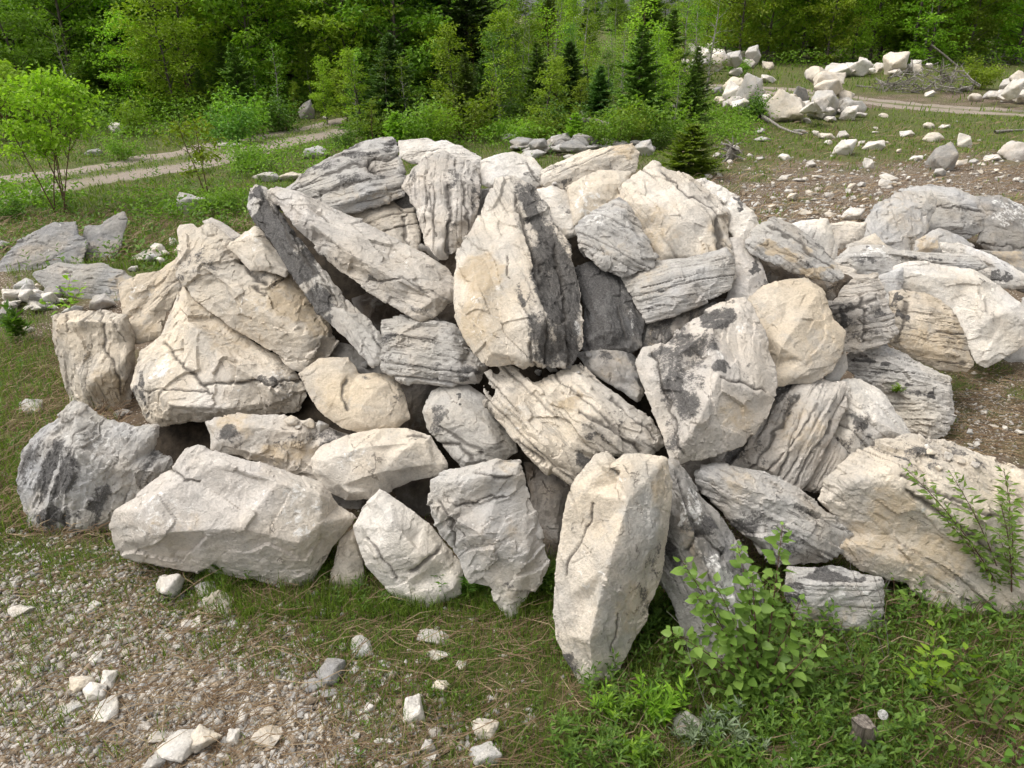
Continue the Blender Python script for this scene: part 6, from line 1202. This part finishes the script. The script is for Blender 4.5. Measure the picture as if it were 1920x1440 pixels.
for k, (x, y, h, m, lab) in enumerate(((450, 1075, 52, 'herb', 'goldenrod clump in front of the wide pinkish boulder'), (525, 1085, 36, 'herb', 'smaller goldenrod clump near the right end of the wide pinkish boulder'), (415, 1080, 40, 'herb', 'goldenrod shoot left of the taller clump'), (770, 1125, 40, 'herb', 'weed clump at the foot of the white boulder'), (860, 1120, 60, 'herb', 'feathery weed clump between white boulder and grey slab'), (905, 1115, 46, 'herb', 'weed clump at the foot of the grey slab'), (1010, 1115, 60, 'herb', 'dark weed clump left of the tall front boulder'), (1150, 1345, 60, 'bright', 'bright goldenrod shoots at the bottom centre'), (1230, 1350, 80, 'bright', 'tall bright goldenrod at the bottom centre'), (1185, 1425, 60, 'bright', 'goldenrod shoots cut by the bottom edge'), (1340, 1375, 60, 'grey', 'grey green willow herb under the poplar bush'), (1390, 1415, 60, 'grey', 'grey green herb patch at the bottom edge'), (1300, 1400, 50, 'grey', 'grey green herb left of the herb patch'), (1215, 1180, 60, 'herb', 'dark weed right of the tall front boulder'), (30, 640, 60, 'herb', 'leafy weed at the left edge below the rubble'), (1655, 695, 16, 'lime', 'tiny bright tuft growing on the grooved boulder'))):
    rq = np.random.default_rng(60+k); P = at(x, y) if k < 15 else on_plane(1664, 738, 830, 1.0)+np.array([0, -.12, .08]); dep = float(to_px(P)[2]); hh = h*dep/F*1.15; tg = Geo(); lg = Geo()
    for s in range(9):
        st_ = bend((rq.normal(0, hh*.22), rq.normal(0, hh*.12), -.01), (rq.normal(0, .35), rq.normal(0, .25), 1), hh*rq.uniform(.55, 1.05), rq, 5, .08); tube(tg, st_, .0022, .001, 4)
        n = 22; t = rq.uniform(.2, 1, n); i2 = t*5; kk = np.minimum(i2.astype(int), 4); pp = st_[kk]+(st_[kk+1]-st_[kk])*(i2-kk)[:, None]; a = rq.uniform(0, 6.28, n)
        leaves(lg, pp, np.stack([np.cos(a), np.sin(a), .3+.8*t], -1), np.tile([0, 0, 1.0], (n, 1))+rq.normal(0, .3, (n, 3)), hh*.30*rq.uniform(.7, 1.2, n), hh*.065, rq, fold=.1, droop=.2)
    plant_thing('weed_clump', [tg.mesh('stem', LM['herb']), lg.mesh('foliage', LM[m])], P, lab, 'weed')
# dandelion clock
P = at(1652, 1408); top = on_plane(1655, 1340, 1408, .0); g = Geo(); pts = [P+(top-P)*f+np.array([.006*math.sin(3*f), 0, 0]) for f in np.linspace(0, 1, 6)]; tube(g, np.array(pts)-P, .0022, .0018, 6)
e = plant_thing('dandelion', [g.mesh('stem', plain_material('dandelion_stem', (.16, .13, .07), (.26, .25, .12)))], P, 'white dandelion clock on a bare stalk in the front grass', 'flower')
g = Geo(); c = np.array(pts[-1])-P; rq = np.random.default_rng(4); n = 170; D = unit(rq.normal(0, 1, (n, 3))); R0 = .021
for dd in D:
    tube(g, np.array([c+dd*.002, c+dd*R0*.5, c+dd*R0*.85]), .0003, .0003, 3)
    s = unit(np.cross(dd, [.3, .5, .8])); u2 = np.cross(s, dd)
    for j in range(7):
        a = j*.9; o_ = s*math.cos(a)+u2*math.sin(a); b0 = c+dd*R0*.85; b1 = c+dd*R0*1.05+o_*.006; sd = np.cross(o_, dd)*.0005
        g.add([b0, b1+sd, b1-sd], [(0, 1, 2)], [.5]*3)
o = obj('seed_head', g.mesh('seed_head', plain_material('dandelion_fluff', (.62, .60, .56), (.74, .72, .68), 30, .9)), e)
# dry upright stalks
for k, (x, y, tx, ty) in enumerate(((345, 1030, 385, 880), (350, 1035, 385, 850), (495, 1075, 480, 880), (480, 1065, 455, 990), (590, 1060, 508, 1000), (320, 1040, 262, 965), (300, 1035, 240, 980), (505, 1070, 510, 1010), (870, 1110, 845, 930), (920, 1130, 895, 990), (960, 1115, 965, 960), (1000, 1100, 960, 950), (1620, 1290, 1540, 1130), (1660, 1240, 1630, 1060), (1650, 1245, 1600, 1060), (1345, 1400, 1290, 1170), (1640, 1180, 1680, 1060), (1630, 1175, 1660, 1070), (235, 985, 100, 990))):
    P = at(x, y); Q = on_plane(tx, ty, y, .15); g = Geo(); v = Q-P
    pts = np.array([v*f+np.array([.03*math.sin(2.6*f+k), -.02, 0]) for f in np.linspace(0, 1, 8)]); tube(g, pts, .0022, .0008, 4)
    for j in range(5):
        b = pts[3+j % 5]; tube(g, bend(b, unit(v)+rg.normal(0, .5, 3), np.linalg.norm(v)*.14, rg, 3, .1), .0009, .0005, 3)
    tag(obj('dry_stalk', g.mesh('dry_stalk', TWIG if k < 12 else DEADWOOD), loc=P), 'thin dry dead stalk of last year standing in front of the boulders' if k < 12 else 'bleached dead stem sticking up by the leafy bushes', 'dry stalk', 'dry stalks before the boulders' if k < 12 else 'bleached stems by the leafy bushes')
EXPOSURE = .68
# ------------------------------------------------------------------ camera, light
cam = bpy.data.cameras.new('camera'); co = bpy.data.objects.new('camera', cam); C.objects.link(co)
co.location = CAM; co.rotation_euler = (math.pi/2-PITCH, 0, 0)
cam.sensor_width = 36; cam.lens = 36*F/1920; cam.clip_end = 2000; cam.clip_start = .05
bpy.context.scene.camera = co
SUN_EL, SUN_AZ = 60, -88          # azimuth from +Y, negative to the left
w = bpy.data.worlds.new('World'); bpy.context.scene.world = w; w.use_nodes = True
nt = w.node_tree; bg = nt.nodes['Background']
sk = nt.nodes.new('ShaderNodeTexSky'); sk.sky_type = 'NISHITA'; sk.sun_disc = False
sk.sun_elevation = R(SUN_EL); sk.sun_rotation = R(SUN_AZ); sk.air_density = 1.0; sk.dust_density = 4.0; sk.ozone_density = .6
hs = nt.nodes.new('ShaderNodeHueSaturation'); hs.inputs['Saturation'].default_value = .12
nt.links.new(sk.outputs[0], hs.inputs['Color']); nt.links.new(hs.outputs[0], bg.inputs[0]); bg.inputs[1].default_value = .15
sl = bpy.data.lights.new('sun', 'SUN'); sl.energy = 1.2; sl.angle = R(40); sl.color = (1, .975, .94)
so = bpy.data.objects.new('sun', sl); C.objects.link(so); so.location = (0, 0, 30)
d = Vector((math.sin(R(SUN_AZ))*math.cos(R(SUN_EL)), math.cos(R(SUN_AZ))*math.cos(R(SUN_EL)), math.sin(R(SUN_EL))))
so.rotation_euler = d.to_track_quat('Z', 'Y').to_euler()
vs = bpy.context.scene.view_settings
vs.view_transform = 'Standard'; vs.look = 'None'; vs.exposure = EXPOSURE; vs.gamma = 1
bpy.context.scene.cycles.use_adaptive_sampling = True; bpy.context.scene.cycles.adaptive_threshold = .03; bpy.context.scene.cycles.max_bounces = 5; bpy.context.scene.cycles.diffuse_bounces = 2; bpy.context.scene.cycles.transmission_bounces = 3; bpy.context.scene.cycles.use_denoising = True
